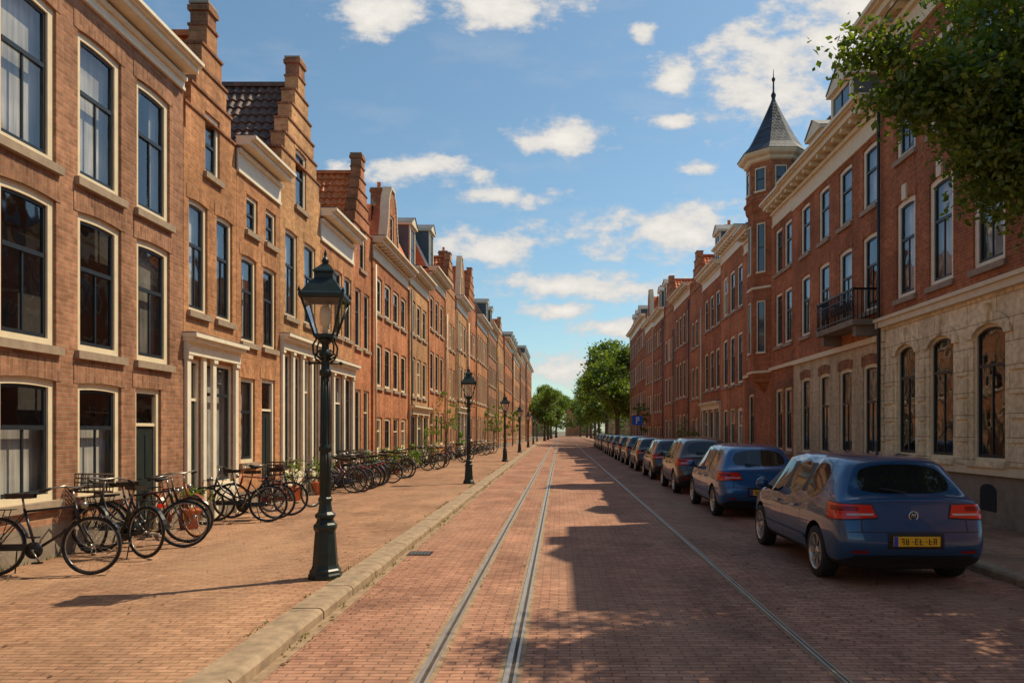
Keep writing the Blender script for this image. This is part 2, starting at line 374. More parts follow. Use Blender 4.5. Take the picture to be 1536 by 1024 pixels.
    def bell(h,eave,peak,c,w,n=16):
        rects=[]
        for k in range(n):
            t=(k+.5)/n
            hw=w/2*(1-t**.8*.72 if t<.55 else .55*math.sqrt(max(.02,1-((t-.55)/.46)**2.2)))
            rects.append((c-hw,c+hw,eave+(peak-eave)*k/n,eave+(peak-eave)*(k+1)/n))
        for r in rects: h.box(h.trim,r[0]-.05,r[0]+.03,-.3,.05,r[2],r[3],CREAM); h.box(h.trim,r[1]-.03,r[1]+.05,-.3,.05,r[2],r[3],CREAM)
        a,b=rects[-1][0],rects[-1][1]; h.box(h.trim,a-.05,b+.05,-.3,.06,peak,peak+.08,CREAM)
        return rects
    def chimney(h,s,d,z0,z1,w=.45,dp=.5,mat=None):
        mat=mat or BR['brown']
        h.box(h.walls,s-w/2,s+w/2,d-dp/2,d+dp/2,z0,z1,mat)
        h.box(h.walls,s-w/2-.04,s+w/2+.04,d-dp/2-.04,d+dp/2+.04,z1-.14,z1-.04,mat)
        h.box(h.walls,s-w/2-.02,s+w/2+.02,d-dp/2-.02,d+dp/2+.02,z1,z1+.05,SILL)
        if w>.5: h.roofpot(s,d,z1+.05)
    def roofpot(h,s,d,z):
        p=h.P((s,d,z)); h.roof.lathe([(.09,0),(.08,.28),(.1,.3),(.06,.3)],10,TRED,p)
    def dormer(h,s,w,z0,z1,d=-.5,mat=None,cap='ped',dep=2.0):
        mat=mat or CREAM; t=h.trim
        h.box(h.walls,s-w/2+.02,s+w/2-.02,d-dep,d,z0,z1-.1,LEAD)
        h.box(t,s-w/2,s-w/2+.13,d-.02,d+.05,z0,z1-.1,mat); h.box(t,s+w/2-.13,s+w/2,d-.02,d+.05,z0,z1-.1,mat)
        h.box(t,s-w/2+.13,s+w/2-.13,d-.02,d+.04,z0,z0+.1,mat); h.box(t,s-w/2+.13,s+w/2-.13,d-.02,d+.04,z1-.22,z1-.1,mat)
        h.box(h.win,s-.02,s+.02,d,d+.03,z0+.1,z1-.22,DARK); h.box(h.win,s-w/2+.13,s+w/2-.13,d,d+.03,(z0+z1)/2,(z0+z1)/2+.04,DARK)
        h.q(h.win,[(s-w/2+.13,d+.008,z0+.1),(s+w/2-.13,d+.008,z0+.1),(s+w/2-.13,d+.008,z1-.22),(s-w/2+.13,d+.008,z1-.22)],DGLASS,(0,1,0))
        h.box(t,s-w/2-.1,s+w/2+.1,d-dep,d+.16,z1-.1,z1,mat)
        if cap=='ped':
            a,b=s-w/2-.12,s+w/2+.12; zt=z1+w*.32
            h.q(t,[(a,d+.14,z1),(b,d+.14,z1),(s,d+.14,zt)],mat,(0,1,0))
            h.q(h.roof,[(a,d+.18,z1),(s,d+.18,zt+.03),(s,d-dep,zt+.03),(a,d-dep,z1)],LEAD,(-1,0,1)); h.q(h.roof,[(b,d+.18,z1),(s,d+.18,zt+.03),(s,d-dep,zt+.03),(b,d-dep,z1)],LEAD,(1,0,1))
    def mansard(h,z0,z1,setb=1.0,mat=None,d0=-.12):
        mat=mat or SLATE; a,b=h.s0,h.s1
        h.q(h.roof,[(a,d0,z0),(b,d0,z0),(b,d0-setb,z1),(a,d0-setb,z1)],mat,(0,1,.5))
        h.q(h.roof,[(a,d0-setb,z1),(b,d0-setb,z1),(b,-h.depth,z1),(a,-h.depth,z1)],LEAD,(0,0,1))
        for s,hn in ((a,-1),(b,1)): h.q(h.walls,[(s,d0,z0),(s,d0-setb,z1),(s,-h.depth,z1),(s,-h.depth,z0)],h.bm,(hn,0,0))
    def pipe(h,s,z1,mat=None):
        p=[h.P((s,.09,z)) for z in (.12,z1)]; h.trim.tube(p,.04,8,mat or LEAD)
    def done(h):
        c=Vector(h.P(((h.s0+h.s1)/2,-4,0))); e=empty(h.name,c)
        for n,m in (('walls',h.walls),('windows',h.win),('roof',h.roof),('trim_and_cornice',h.trim),('door',h.door)): m.obj(n,e,-c)
        return e
DGLASS=plain('dormer_glass',(.05,.07,.09),.05,.2,2,spec=.9,bstr=0)
def setup(h,H,zones,holes,rects=None,eave=None,sides=None):
    h.zb=[z for z,m in zones]; h.bm=sides or zones[-1][1]
    def mf(z):
        for zt,m in zones:
            if z<zt: return m
        return zones[-1][1]
    rr=[(h.s0,h.s1,.0,H)]+(rects or [])
    h.wall(rr,holes,mf,H)
    for w in holes: h.window(w)
    h.body(H,h.bm)
def shopfront(h,s0,s1,z1,bays,mat=None,door=0,zb=.75):
    mat=mat or CREAM; n=bays; pw=.13; w=(s1-s0-pw)/n; holes=[]
    for k in range(n):
        a=s0+pw+k*w; b=s0+(k+1)*w
        if k==door: holes.append(W(a,b,.12,z1-.42,kind='door',frame=mat,fw=.06))
        else: holes.append(W(a,b,zb,z1-.42,frame=mat,mull=0 if b-a<.75 else 1,tr=.74,mtop=True,nosill=True,cw=.8,fw=.06))
    for k in range(n+1):
        a=s0+k*w; h.box(h.trim,a,a+pw,.0,.06,.1,z1-.36,mat); h.box(h.trim,a-.015,a+pw+.015,.0,.09,.1,.45,mat); h.box(h.trim,a-.015,a+pw+.015,.0,.09,z1-.44,z1-.36,mat)
        if k<n and k!=door: h.box(h.trim,a+pw,a+w,-.0,.045,.42,zb+.01,mat); h.box(h.trim,a+pw-.0,a+w,-.0,.03,.1,.42,PLINTH)
    h.box(h.trim,s0-.02,s1+.02,0,.10,z1-.36,z1-.12,mat); h.box(h.trim,s0-.05,s1+.05,0,.20,z1-.12,z1-.05,mat); h.box(h.trim,s0-.07,s1+.07,0,.26,z1-.05,z1+.02,mat)
    h.box(h.trim,s0-.07,s1+.07,0,.24,z1+.02,z1+.04,LEAD)
    return holes
def S(n): return BR[n+'_s']
XL=lambda y: -6.8 if y<25 else -6.8+.013*(y-25)
# ---- L1
h=House('brick_house','L',-6.8,-16,13.24); ho=[]
cols=[(8.86,9.90),(10.34,11.37),(11.78,12.78)]+[(8.86-1.5*k,9.90-1.5*k) for k in range(1,9)]
for i,(a,b) in enumerate(cols):
    ho.append(W(a,b,5.36,7.50,rise=.035,arch=S('tan'),fw=.11,cur=(.2,.1,.5)[i%3],cw=1,ah=.28)); ho.append(W(a,b,2.92,4.93,rise=.035,arch=S('tan'),fw=.11,cur=(.95,.95,.1)[i%3],cw=0,ah=.28))
    if i==2: ho.append(W(11.75,12.5,.12,2.5,kind='door',arch=S('tan'),ah=.28))
    else: ho.append(W(a,b,.86,2.5,rise=.03,arch=S('tan'),fw=.10,cur=2,ah=.28))
setup(h,8.15,[(.55,PLINTH),(99,BR['tan'])],ho)
h.cornice(8.3,k=.95,mod=False,mat=WHITE,fr=.12); h.flat(8.3)
h.dormer(10.6,1.3,8.4,9.9,-.7,WHITE); h.done()
# ---- L2 step gable
h=House('step_gable_house','L',-6.8,13.24,15.42); 
ho=[W(13.43,14.15,4.0,6.1,rise=.03,arch=S('orange'),cw=1,cur=.2),W(14.52,15.22,4.0,6.1,rise=.03,arch=S('orange'),cur=.2),W(14.05,14.66,6.75,7.95,rise=0,tr=.5,mull=0,frame=WHITE,cur=.2,cw=1)]
ho+=shopfront(h,13.27,15.38,3.55,2,WHITE,door=0)
ho[-2].update(s1=13.88); ho[-1].update(s0=14.0)
h.box(h.trim,13.88,14.0,0,.055,.1,3.2,WHITE)
rc=h.steps(7.3,9.6,5,.42,BR['orange'],BR['brown_s'])
setup(h,7.3,[(.5,PLINTH),(99,BR['orange'])],ho,rc); h.pitched(7.35,9.5,TRED); h.chimney(14.33,-.17,9.66,10.05,.34,.34); h.done()
# ---- L3 cornice house
h=House('brick_house','L',-6.8,15.42,17.8)
ho=[W(15.9,16.5,6.15,6.95,mull=0,tr=.5),W(16.95,17.55,6.15,6.95,mull=0,tr=.5),W(15.65,16.42,3.7,5.6,rise=.03,arch=S('orange'),cw=1),W(16.8,17.55,3.7,5.6,rise=.03,arch=S('orange')),
    W(15.62,16.35,1.1,2.95,arch=S('orange')),W(16.72,17.5,.12,3.0,kind='door',arch=S('orange'),frame=WHITE)]
setup(h,7.85,[(.5,PLINTH),(99,BR['orange'])],ho); h.cornice(7.9,k=1.0,mod=False,mat=WHITE,fr=.36); h.flat(7.9); h.done()
# ---- L4 step gable tall
h=House('step_gable_house','L',-6.8,17.8,20.8)
ho=[W(18.85,19.65,7.6,9.1,mull=0,tr=.55,frame=WHITE,rise=.03,arch=S('yellow'),cw=1),W(18.15,18.98,4.65,6.85,rise=.03,arch=S('yellow'),cur=.2),W(19.5,20.38,4.65,6.85,rise=.03,arch=S('yellow'))]
ho+=shopfront(h,17.84,20.76,4.15,4,WHITE,door=2)
rc=h.steps(8.25,11.0,6,.5,BR['yellow'],BR['brown_s'])
setup(h,8.25,[(.5,PLINTH),(99,BR['yellow'])],ho,rc); h.pitched(8.3,10.85,TDARK); h.chimney(19.3,-.17,11.07,11.5,.42,.36); h.done()
# ---- L5
h=House('brick_house','L',-6.8,20.8,24.1)
ho=[]
for k in range(3):
    a=21.08+k*1.02; ho+= [W(a,a+.78,4.7,6.7,rise=.03,arch=S('orange'))]
ho+=shopfront(h,20.85,24.05,3.9,3,WHITE,door=1)
setup(h,8.0,[(.5,PLINTH),(99,BR['orange'])],ho); h.cornice(8.0,k=1.15,mod=False,mat=WHITE,fr=.4); h.flat(8.05); h.done()
# ---- L6 gable
h=House('step_gable_house','L',-6.8,24.1,26.4)
ho=[W(24.9,25.6,7.3,8.8,mull=0,rise=.03,arch=S('redL')),W(24.35,25.02,4.6,6.6,rise=.03,arch=S('redL')),W(25.45,26.15,4.6,6.6,rise=.03,arch=S('redL')),W(24.35,25.02,.9,3.2,arch=S('redL')),W(25.4,26.1,.12,3.2,kind='door',arch=S('redL'))]
rc=h.steps(8.3,10.8,6,.45,BR['redL'],BR['brown_s'])
setup(h,8.3,[(.5,PLINTH),(99,BR['redL'])],ho,rc); h.pitched(8.35,10.65,TRED); h.chimney(25.25,-.17,10.87,11.25,.42,.36); h.done()
# ---- generic
def generic(side,s0,s1,H,bk,nb=None,kind='cornice',roof=None,white=False,shop=False,X=None,name='brick_house',fl=None,topz=None,sash=None,zones=None,trim=None):
    X=XL((s0+s1)/2) if X is None else X
    h=House(name,side,X,s0,s1)
    n=fl or max(2,round((H-.4)/3.0)); fh=(H-.55)/n; nb=nb or max(2,round((s1-s0)/1.55)); bw=(s1-s0-.3)/nb; ho=[]
    fm=WHITE if R()<.6 else CREAM; ar=S(bk) if bk else None
    dk=random.randrange(nb); ro=U(-.12,.12)
    for f in range(n):
        if f==0 and shop: continue
        z0=f*fh+(.95 if f==0 else .65)+ro; z1=f*fh+fh-.42+ro*.5
        if f==n-1 and n>2: z1=z0+(z1-z0)*.85
        for k in range(nb):
            c=s0+.15+bw*(k+.5); w=min(1.15,bw*.68)/2
            if f==0 and k==dk: ho.append(W(c-w,c+w,.12,z1,kind='door',frame=fm,arch=ar,doorm=random.choice([DOORM,BROWNP,DARK])))
            else: ho.append(W(c-w,c+w,z0,z1,rise=.03,arch=ar,frame=fm,fw=.12,sash=sash or (DARK if R()<.85 else fm),mull=1 if s0<60 else 0))
    if shop: ho+=shopfront(h,s0+.05,s1-.05,fh+.1,max(2,nb),fm,door=dk)
    bm=BR[bk] if bk else CREAM
    rc=[];e=H
    if kind=='step': rc=h.steps(H,topz,6,.6,bm,BR['brown_s'])
    setup(h,H,zones or [(.5,PLINTH),(99,bm)],ho,rc)
    if kind=='step': h.pitched(H+.05,topz-.2,roof or TRED,False)
    else:
        h.cornice(H,k=1.2,mod=s0<60,mat=trim or fm); h.flat(H+.05)
        if kind=='mansard':
            h.mansard(H+.1,topz,1.1,roof or SLATE)
            nd=max(1,int((s1-s0)/3)); 
            for k in range(nd): h.dormer(s0+(s1-s0)*(k+.5)/nd,1.15,H+.25,topz+.1,-.35,fm)
        if kind=='bell':
            c=(s0+s1)/2; h.zb=[]; r2=h.bell(H+.1,topz,c,min(2.6,(s1-s0)*.6)); 
            w=W(c-.32,c+.32,H+.55,H+1.7,frame=fm,mull=0,nosill=True)
            h.wall(r2,[w],lambda z:bm,0,thick=.3); h.window(w)
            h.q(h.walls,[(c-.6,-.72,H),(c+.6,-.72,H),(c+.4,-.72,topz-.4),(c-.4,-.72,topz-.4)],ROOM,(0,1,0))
            for sg in(-1,1): h.q(h.roof,[(c+sg*1.2,-.3,H+.1),(c,-.3,topz-.5),(c,-5,topz-.5),(c+sg*1.2,-5,H+.1)],TRED,(sg,0,1))
    if R()<.8 and kind!='step': h.chimney(s1-.4,-U(1,2.2),H,max(H+1.2,(topz or H)+.9),.6,.6)
    if R()<.6: h.pipe(s0+.1,H-.9,random.choice([LEAD,CREAM]))
    return h
generic('L',26.4,32.5,8.7,'redL',4,'bell',topz=11.4).done()
generic('L',32.5,37,9.0,'yellow',3,'mansard',topz=11.4,shop=True,roof=TRED).done()
generic('L',37,42,10.0,'redL',3,'mansard',topz=12.4).done()
generic('L',42,46,9.4,'orange',3,'step',topz=12.4,name='step_gable_house').done()
generic('L',46,51,10.2,'yellow',3,'bell',topz=13.2,shop=True).done()
generic('L',51,56,10.2,'redL',3,'step',topz=13.6,name='step_gable_house').done()
generic('L',56,64,10.6,'orange',5,'cornice').done()
generic('L',64,72,11.2,'tan',5,'mansard',topz=13.2).done()
generic('L',72,80,10.0,'yellow',4,'step',topz=13.5,name='step_gable_house').done()
generic('L',80,92,12.0,'redL',7,'cornice').done()
generic('L',92,106,11.5,'orange',8,'mansard',topz=14).done()
generic('L',106,120,13,'tan',8,'cornice').done()
generic('L',120,140,13,'redL',10,'mansard',topz=15.5).done()
# ---- right side
XR=7.8
h=House('stone_fronted_house','R',XR,11.4,17.9); ho=[]
c0=[(16.1,17.0),(14.55,15.5),(12.85,13.85)]
for a,b in c0:
    ho.append(W(a,b,1.25,3.75,rise=.22,round=True,arch=STONE,ah=.22,fw=.06,frame=CREAM,tr=.7,cur=.95,nosill=True))
    ho.append(W(a,b,4.8,7.05,rise=.06,arch=S('red'),fw=.12,frame=WHITE,cur=.3,cw=1)); ho.append(W(a,b,8.0,10.0,rise=.06,arch=S('red'),fw=.12,frame=WHITE,cur=.6,cw=1))
setup(h,11.2,[(1.02,PLINTH),(4.3,STONE),(99,BR['red'])],ho,sides=BR['red'])
h.box(h.trim,h.s0,h.s1,0,.06,1.0,1.14,CREAM); h.box(h.trim,h.s0,h.s1,0,.12,4.28,4.42,CREAM); h.box(h.trim,h.s0,h.s1,0,.17,4.42,4.5,CREAM)
for a,b in c0:
    h.box(h.trim,a-.12,b+.12,0,.1,1.14,1.25,STONE)
    h.box(h.trim,(a+b)/2-.09,(a+b)/2+.09,.0,.09,3.76,4.12,STONE)
    h.box(h.trim,(a+b)/2-.1,(a+b)/2+.1,.0,.05,7.02,7.36,CREAM)
    h.box(h.trim,(a+b)/2-.25,(a+b)/2+.25,.0,.012,.35,.72,DARK)
    pts=[(( (a+b)/2+.25*math.cos(t)),.012,.72+.12*math.sin(t)) for t in [math.pi*k/8 for k in range(9)]]
    h.q(h.trim,pts,DARK,(0,1,0))
for zz in (1.56,1.98,2.40,2.82,3.24):   # rusticated piers
    for (p,q_) in ((11.45,12.7),(14.0,14.4),(15.65,15.95),(17.12,17.55)):
        h.box(h.trim,p,q_,0,.035,zz-.38,zz-.02,STONE)
k=0; z=1.14
while z<4.2:
    h.box(h.trim,17.9-(.33 if k%2 else .3),17.89,0,.05,z+.01,z+.39,STONE); z+=.4; k+=1
h.cornice(11.45,k=1.7,mat=CREAM); h.flat(11.5); 
h.dormer(15.6,1.5,11.6,13.4,-.5); h.chimney(17.0,-.9,11.4,14.2,.8,.7); h.chimney(12.6,-1.2,11.4,13.2,.8,.7)  # out-of-view dormer and chimneys added to jag the shadow on the road
h.pipe(17.75,10.2,DARK); h.done()
# R2
h=House('brick_house','R',XR,17.9,24.5); ho=[]
c1=[(18.05,18.9),(19.6,20.5),(21.25,22.1),(22.9,23.75)]
for a,b in c1:
    ho+=[W(a,b,7.4,9.0,rise=.04,arch=S('red'),frame=WHITE,fw=.10,mull=0,cw=.8),W(a,b,4.8,6.75,rise=.04,arch=S('red'),frame=WHITE,fw=.10,cw=.8),W(a,b,1.1,3.5,rise=.05,frame=CREAM,fw=.10,arch=S('brown'))]
setup(h,9.75,[(.7,PLINTH),(4.0,GSTONE),(99,BR['red'])],ho,sides=BR['red']); h.box(h.trim,h.s0,h.s1,0,.09,3.98,4.12,CREAM)
h.cornice(9.9,k=1.45,mat=CREAM); h.flat(9.9); h.dormer(20.9,1.5,10.0,11.7,-.25); h.dormer(23.4,1.2,10.0,11.3,-.4); h.chimney(19.0,-1.6,9.9,11.8,.7,.7)
zb=4.55; h.box(h.trim,18.0,20.6,0,.62,zb-.14,zb,PLINTH); h.box(h.trim,18.1,18.3,0,.5,zb-.4,zb-.14,PLINTH);h.box(h.trim,20.3,20.5,0,.5,zb-.4,zb-.14,PLINTH)
for i in range(27):
    s=18.03+i*.098; h.trim.tube([h.P((s,.58,zb)),h.P((s,.58,zb+.75))],.012,5,IRON)
for s in (18.03,20.57):
    for i in range(6): h.trim.tube([h.P((s,.08+i*.1,zb)),h.P((s,.08+i*.1,zb+.75))],.012,5,IRON)
    h.box(h.trim,s-.02,s+.02,0,.6,zb+.72,zb+.77,IRON)
h.box(h.trim,18.0,20.6,.56,.6,zb+.73,zb+.78,IRON); h.box(h.trim,18.0,20.6,.56,.6,zb+.08,zb+.11,IRON); h.box(h.trim,18.0,20.6,.565,.595,zb+.56,zb+.585,IRON)
for i in range(13):
    s=18.15+i*.19; h.trim.tube([h.P((s+.06*math.cos(t),.58,zb+.35+.14*math.sin(t))) for t in [2*math.pi*k/8 for k in range(8)]],.01,4,IRON,closed=True)
h.done()
# R3 + turret
h=House('turret_house','R',XR,24.5,31); ho=[]
for a in (24.7,25.75,29.55):
    ho+=[W(a,a+.8,7.4,9.0,arch=S('red'),frame=WHITE,mull=0,fw=.10),W(a,a+.8,4.8,6.7,arch=S('red'),frame=WHITE,fw=.10),W(a,a+.8,1.1,3.3,arch=S('brown'),frame=CREAM,fw=.10)]
setup(h,9.75,[(.7,PLINTH),(99,BR['red'])],ho,sides=BR['red']); h.cornice(9.9,s1=26.8,k=1.3,mat=CREAM); h.cornice(9.9,s0=29.3,k=1.3,mat=CREAM); h.flat(9.9); h.box(h.trim,h.s0,h.s1,0,.08,4.0,4.12,CREAM)
h.mansard(9.98,12.0,1.6); h.chimney(26.6,-2.2,11.5,13.0,.8,.7)
tc=(8.15,28.0,0); T=MB(); r8=math.pi/8; RB=BR['red']
T.lathe([(.02,2.6),(.2,2.85),(.34,3.1),(.40,3.3),(.5,3.36),(.72,3.6),(.80,3.64),(.97,3.95)],8,RB,tc,False,r8)
T.lathe([(.96,3.95),(.96,10.3)],8,RB,tc,False,r8)
for z in (3.95,7.1): T.lathe([(.96,z),(1.0,z+.015),(1.0,z+.09),(.96,z+.10)],8,CREAM,tc,False,r8)
T.lathe([(.96,10.0),(1.03,10.1),(1.06,10.3),(1.12,10.36),(1.12,10.44),(1.02,10.46)],8,RB,tc,False,r8)
T.lathe([(1.02,10.4),(1.02,11.95)],8,RB,tc,False,r8)
T.lathe([(1.02,11.82),(1.1,11.86),(1.14,11.95),(1.28,12.02),(1.34,12.1),(1.34,12.17),(1.2,12.2)],8,CREAM,tc,False,r8)
T.lathe([(1.38,12.16),(1.05,12.5),(.78,12.95),(.52,13.45),(.28,13.95),(.1,14.35),(.05,14.5)],8,SLATE,tc,False,r8)
T.lathe([(.05,14.4),(.1,14.6),(.05,14.7),(.035,14.75),(.03,15.1),(.07,15.18),(.07,15.22),(.02,15.3),(.008,15.6)],10,IRON,tc)
for k in range(8):
    an=k*math.pi/4; n=Vector((math.cos(an),math.sin(an),0)); u=Vector((-math.sin(an),math.cos(an),0)); 
    for (z0,z1,rr,hw) in ((10.75,11.55,1.02,.18),(7.75,9.5,.96,.14),(4.75,6.6,.96,.14)):
        ap=rr*math.cos(r8)
        f=lambda p,ap=ap: Vector(tc)+u*p[0]+n*(ap+p[1])+Vector((0,0,p[2]))
        for b in (((-hw-.035,0,z0),(-hw,.04,z1)),((hw,0,z0),(hw+.035,.04,z1)),((-hw-.035,0,z1),(hw+.035,.045,z1+.05)),((-hw-.06,0,z0-.07),(hw+.06,.07,z0))): T.box(*b,CREAM,f)
        T.box((-hw,.0,(z0+z1)/2),(hw,.03,(z0+z1)/2+.035),DARK,f); T.box((-hw,0,z0),(-hw+.03,.028,z1),DARK,f); T.box((hw-.03,0,z0),(hw,.028,z1),DARK,f)
        T.poly([f((-hw,.012,z0)),f((hw,.012,z0)),f((hw,.012,z1)),f((-hw,.012,z1))],DGLASS,n)
e=h.done(); T.obj('turret',e,-e.location)
generic('R',31,35.5,10.4,'redL',3,'cornice',X=XR,trim=WHITE).done()
generic('R',35.5,40,10.0,'red',3,'mansard',topz=11.9,X=XR,trim=WHITE,shop=True).done()
generic('R',40,44,9.4,'redL',3,'step',topz=12.0,X=XR,name='step_gable_house').done()
generic('R',44,50,10.6,'red',4,'cornice',X=XR).done()
generic('R',50,55,9.6,'redL',3,'step',topz=12.8,X=XR,name='step_gable_house').done()
generic('R',55,61,11.0,'red',4,'mansard',topz=13.0,X=XR).done()
generic('R',61,67,11.2,'redL',4,'bell',topz=14,X=XR).done()
generic('R',67,75,12.4,'red',5,'cornice',X=XR).done()
generic('R',75,84,12.6,'brown',5,'mansard',topz=14.4,X=XR+.2).done()
generic('R',-20,2.5,10,'redL',9,'cornice',X=XR,sash=DARK).done()
for i in range(7):
    h=generic('R',250,262,U(11,14),random.choice(['redL','orange','yellow']),5,'cornice',X=-40+i*14); 
    h.done()
# ------------------------------------------------------------------ ground
def sheet(name,pts,z,mat):
    m=MB(); m.poly([(x,y,z) for x,y in pts],mat,(0,0,1)); return m.obj(name)
sheet('ground',[(-900,-900),(900,-900),(900,1800),(-900,1800)],-.03,GROUNDM)
XK=lambda y: -2.2-.0075*y
sheet('road',[(XK(-20)-.05,-20),(5.35,-20),(5.35,245),(XK(245)-.05,245)],0,ROADM)
m=MB(); y=-20
seg=[-20,0,25,60,140,245]
for a,b in zip(seg,seg[1:]):
    m.poly([(XK(a)-.3,a,.1),(XL(a)-.6,a,.1),(XL(b)-.6,b,.1),(XK(b)-.3,b,.1)],PAVEM,(0,0,1))
m.obj('pavement')
sheet('pavement',[(5.45,-20),(16,-20),(16,245),(5.45,245)],.1,PAVEM)
def kerb(f,w,sg,y0,y1):
    m=MB(); y=y0
    while y<y1:
        l=1.0 if y<80 else 8; a=y+.004; b=y+l-.004; dz=U(-.004,.006); e=.035; jx=U(-.008,.008)
        x0,x1=f(a)+jx,f(b)+jx
        zt=.112+dz
        prof=[(0,-.02),(0,zt-e),(1,zt-.008),(4,zt),(2,zt),(3,zt-e*.4),(3,-.02)]
        def pt(i,xa): 
            return [xa,xa-sg*e*.7,xa-sg*(w-e*.5),xa-sg*w,xa-sg*e*1.6][i]
        for (i0,z0),(i1,z1) in zip(prof,prof[1:]):
            m.poly([(pt(i0,x0),a,z0),(pt(i0,x1),b,z0),(pt(i1,x1),b,z1),(pt(i1,x0),a,z1)],KERBM,(sg*(1 if i0==0 else .0)+.0001,0,1 if i0!=3 else .0))
        m.poly([(pt(i,x0),a,z) for i,z in prof],KERBM,(0,-1,0)); m.poly([(pt(i,x1),b,z) for i,z in prof],KERBM,(0,1,0))
        y+=l
    m.obj('kerb')
kerb(lambda y:XK(y),.32,1,-10,240); kerb(lambda y:5.33,.2,-1,-10,240)
m=MB()
for a,b in zip(seg,seg[1:]): m.poly([(XK(a)+.10,a,.004),(XK(a)-.03,a,.004),(XK(b)-.03,b,.004),(XK(b)+.10,b,.004)],GRIT,(0,0,1))
m.obj('gutter')
for xc,w in ((-1.0,.85),(-.37,.85),(2.05,.5)):
    m=MB(); 
    m.poly([(xc-.10*w,-15,.004),(xc+.11*w,-15,.004),(xc+.11*w,240,.004),(xc-.10*w,240,.004)],GRIT,(0,0,1))
    m.box((xc-.05*w,-15,-.02),(xc+.0*w,240,.014),RAILM); m.box((xc+.035*w,-15,-.02),(xc+.06*w,240,.012),RAILM)
    m.poly([(xc,-15,.007),(xc+.035*w,-15,.007),(xc+.035*w,240,.007),(xc,240,.007)],GROOVE,(0,0,1)); m.obj('tram_rail')
# ------------------------------------------------------------------ foliage
def leafmat(name,c1,c2,c3):
    m,nt,b=newmat(name); nt.nodes.remove(b); out=nt.nodes['Material Output']; g=N(nt,'ShaderNodeNewGeometry')
    r=N(nt,'ShaderNodeValToRGB'); r.color_ramp.elements[0].color=rgba(c1); r.color_ramp.elements[1].color=rgba(c3); e=r.color_ramp.elements.new(.5); e.color=rgba(c2)
    L(nt,g.outputs['Random Per Island'],r.inputs[0])
    d=N(nt,'ShaderNodeBsdfDiffuse'); t=N(nt,'ShaderNodeBsdfTranslucent'); L(nt,r.outputs[0],d.inputs[0])
    v=N(nt,'ShaderNodeVectorMath',operation='MULTIPLY'); L(nt,r.outputs[0],v.inputs[0]); v.inputs[1].default_value=(2.0,1.7,.6); L(nt,v.outputs[0],t.inputs[0])
    gl=N(nt,'ShaderNodeBsdfGlossy'); gl.inputs['Roughness'].default_value=.45
    mx=N(nt,'ShaderNodeMixShader'); mx.inputs[0].default_value=.48; L(nt,d.outputs[0],mx.inputs[1]); L(nt,t.outputs[0],mx.inputs[2])
    m2=N(nt,'ShaderNodeMixShader'); m2.inputs[0].default_value=.05; L(nt,mx.outputs[0],m2.inputs[1]); L(nt,gl.outputs[0],m2.inputs[2]); L(nt,m2.outputs[0],out.inputs[0]); return m
LEAF=leafmat('leaf_green',(.05,.10,.012),(.09,.16,.018),(.15,.22,.03)); LEAFD=leafmat('leaf_dark',(.03,.06,.014),(.05,.09,.02),(.085,.13,.03))
BARK=plain('bark',(.10,.075,.05),.9,.4,12,bstr=.8,stretch=(1,1,.25))
def leaves(mb,blobs,size,mat,per=55,cr=.3,surf=.55):
    k=mb.mi(mat)
    for (c,r,n) in blobs:
        for _ in range(n):
            while True:
                d=Vector((U(-1,1),U(-1,1),U(-1,1)))
                if .05<d.length<1: break
            rad=d.length**(surf); d=d.normalized()*rad
            cc=Vector((c[0]+d.x*r[0],c[1]+d.y*r[1],c[2]+d.z*r[2])); q=U(.55,1.2)*cr
            for _ in range(per):
                p=cc+Vector((random.gauss(0,q*.5),random.gauss(0,q*.5),random.gauss(0,q*.33)))
                nrm=Vector((random.gauss(0,1),random.gauss(0,1),random.gauss(.6,1))).normalized(); u=nrm.cross(Vector((R()-.5,R()-.5,R()-.5))).normalized(); w=nrm.cross(u); l=size*U(.6,1.25)
                i=len(mb.v); mb.v+=[tuple(p-u*l*.5),tuple(p+w*l*.3+nrm*l*.07),tuple(p+u*l*.5),tuple(p-w*l*.3+nrm*l*.07)]
                mb.f.append((i,i+1,i+2,i+3)); mb.m.append(k); mb.sm.append(False)
def branch(mb,a,b,r0,r1,wob=.15,n=6):
    a=Vector(a);b=Vector(b); pts=[]; 
    for i in range(n+1):
        t=i/n; p=a.lerp(b,t)+Vector((U(-wob,wob),U(-wob,wob),U(-wob,wob)))*math.sin(math.pi*t)+Vector((0,0,.12*(b-a).length*math.sin(math.pi*t)))
        pts.append(p)
    mb.tube(pts,[r0+(r1-r0)*i/n for i in range(n+1)],8,mat=BARK); return pts
e=empty('street_tree',(6.75,8.6,.1)); off=-e.location
tb=MB(); tb.tube([(6.75,8.6,.05),(6.73,8.6,.4),(6.7,8.55,1.6),(6.75,8.5,2.8),(6.65,8.5,4.0),(6.6,8.4,5.6),(6.6,8.5,7.4),(6.4,8.9,8.6)],[.24,.18,.16,.15,.13,.10,.06,.02],12,BARK)
for b,r in (((5.2,8.1,5.0),.06),((4.2,8.0,5.6),.05),((3.3,8.0,5.85),.022),((5.2,9.6,6.2),.06),((7.6,9.4,6.4),.06),((7.4,7.2,6.2),.06),((5.6,7.2,6.6),.05),((5.6,9.2,8.3),.05),((6.6,10.2,7.4),.05)):
    s=(6.68,8.5,U(3.2,4.3))
    pts=branch(tb,s,b,r+.02,r*.4)
    for _ in range(5):
        p=random.choice(pts[2:]); branch(tb,p,p+Vector((U(-.7,.5),U(-.6,.6),U(-.1,.6))),.014,.005,.05,4)
tb.obj('trunk_and_limbs',e,off)
lm=MB()
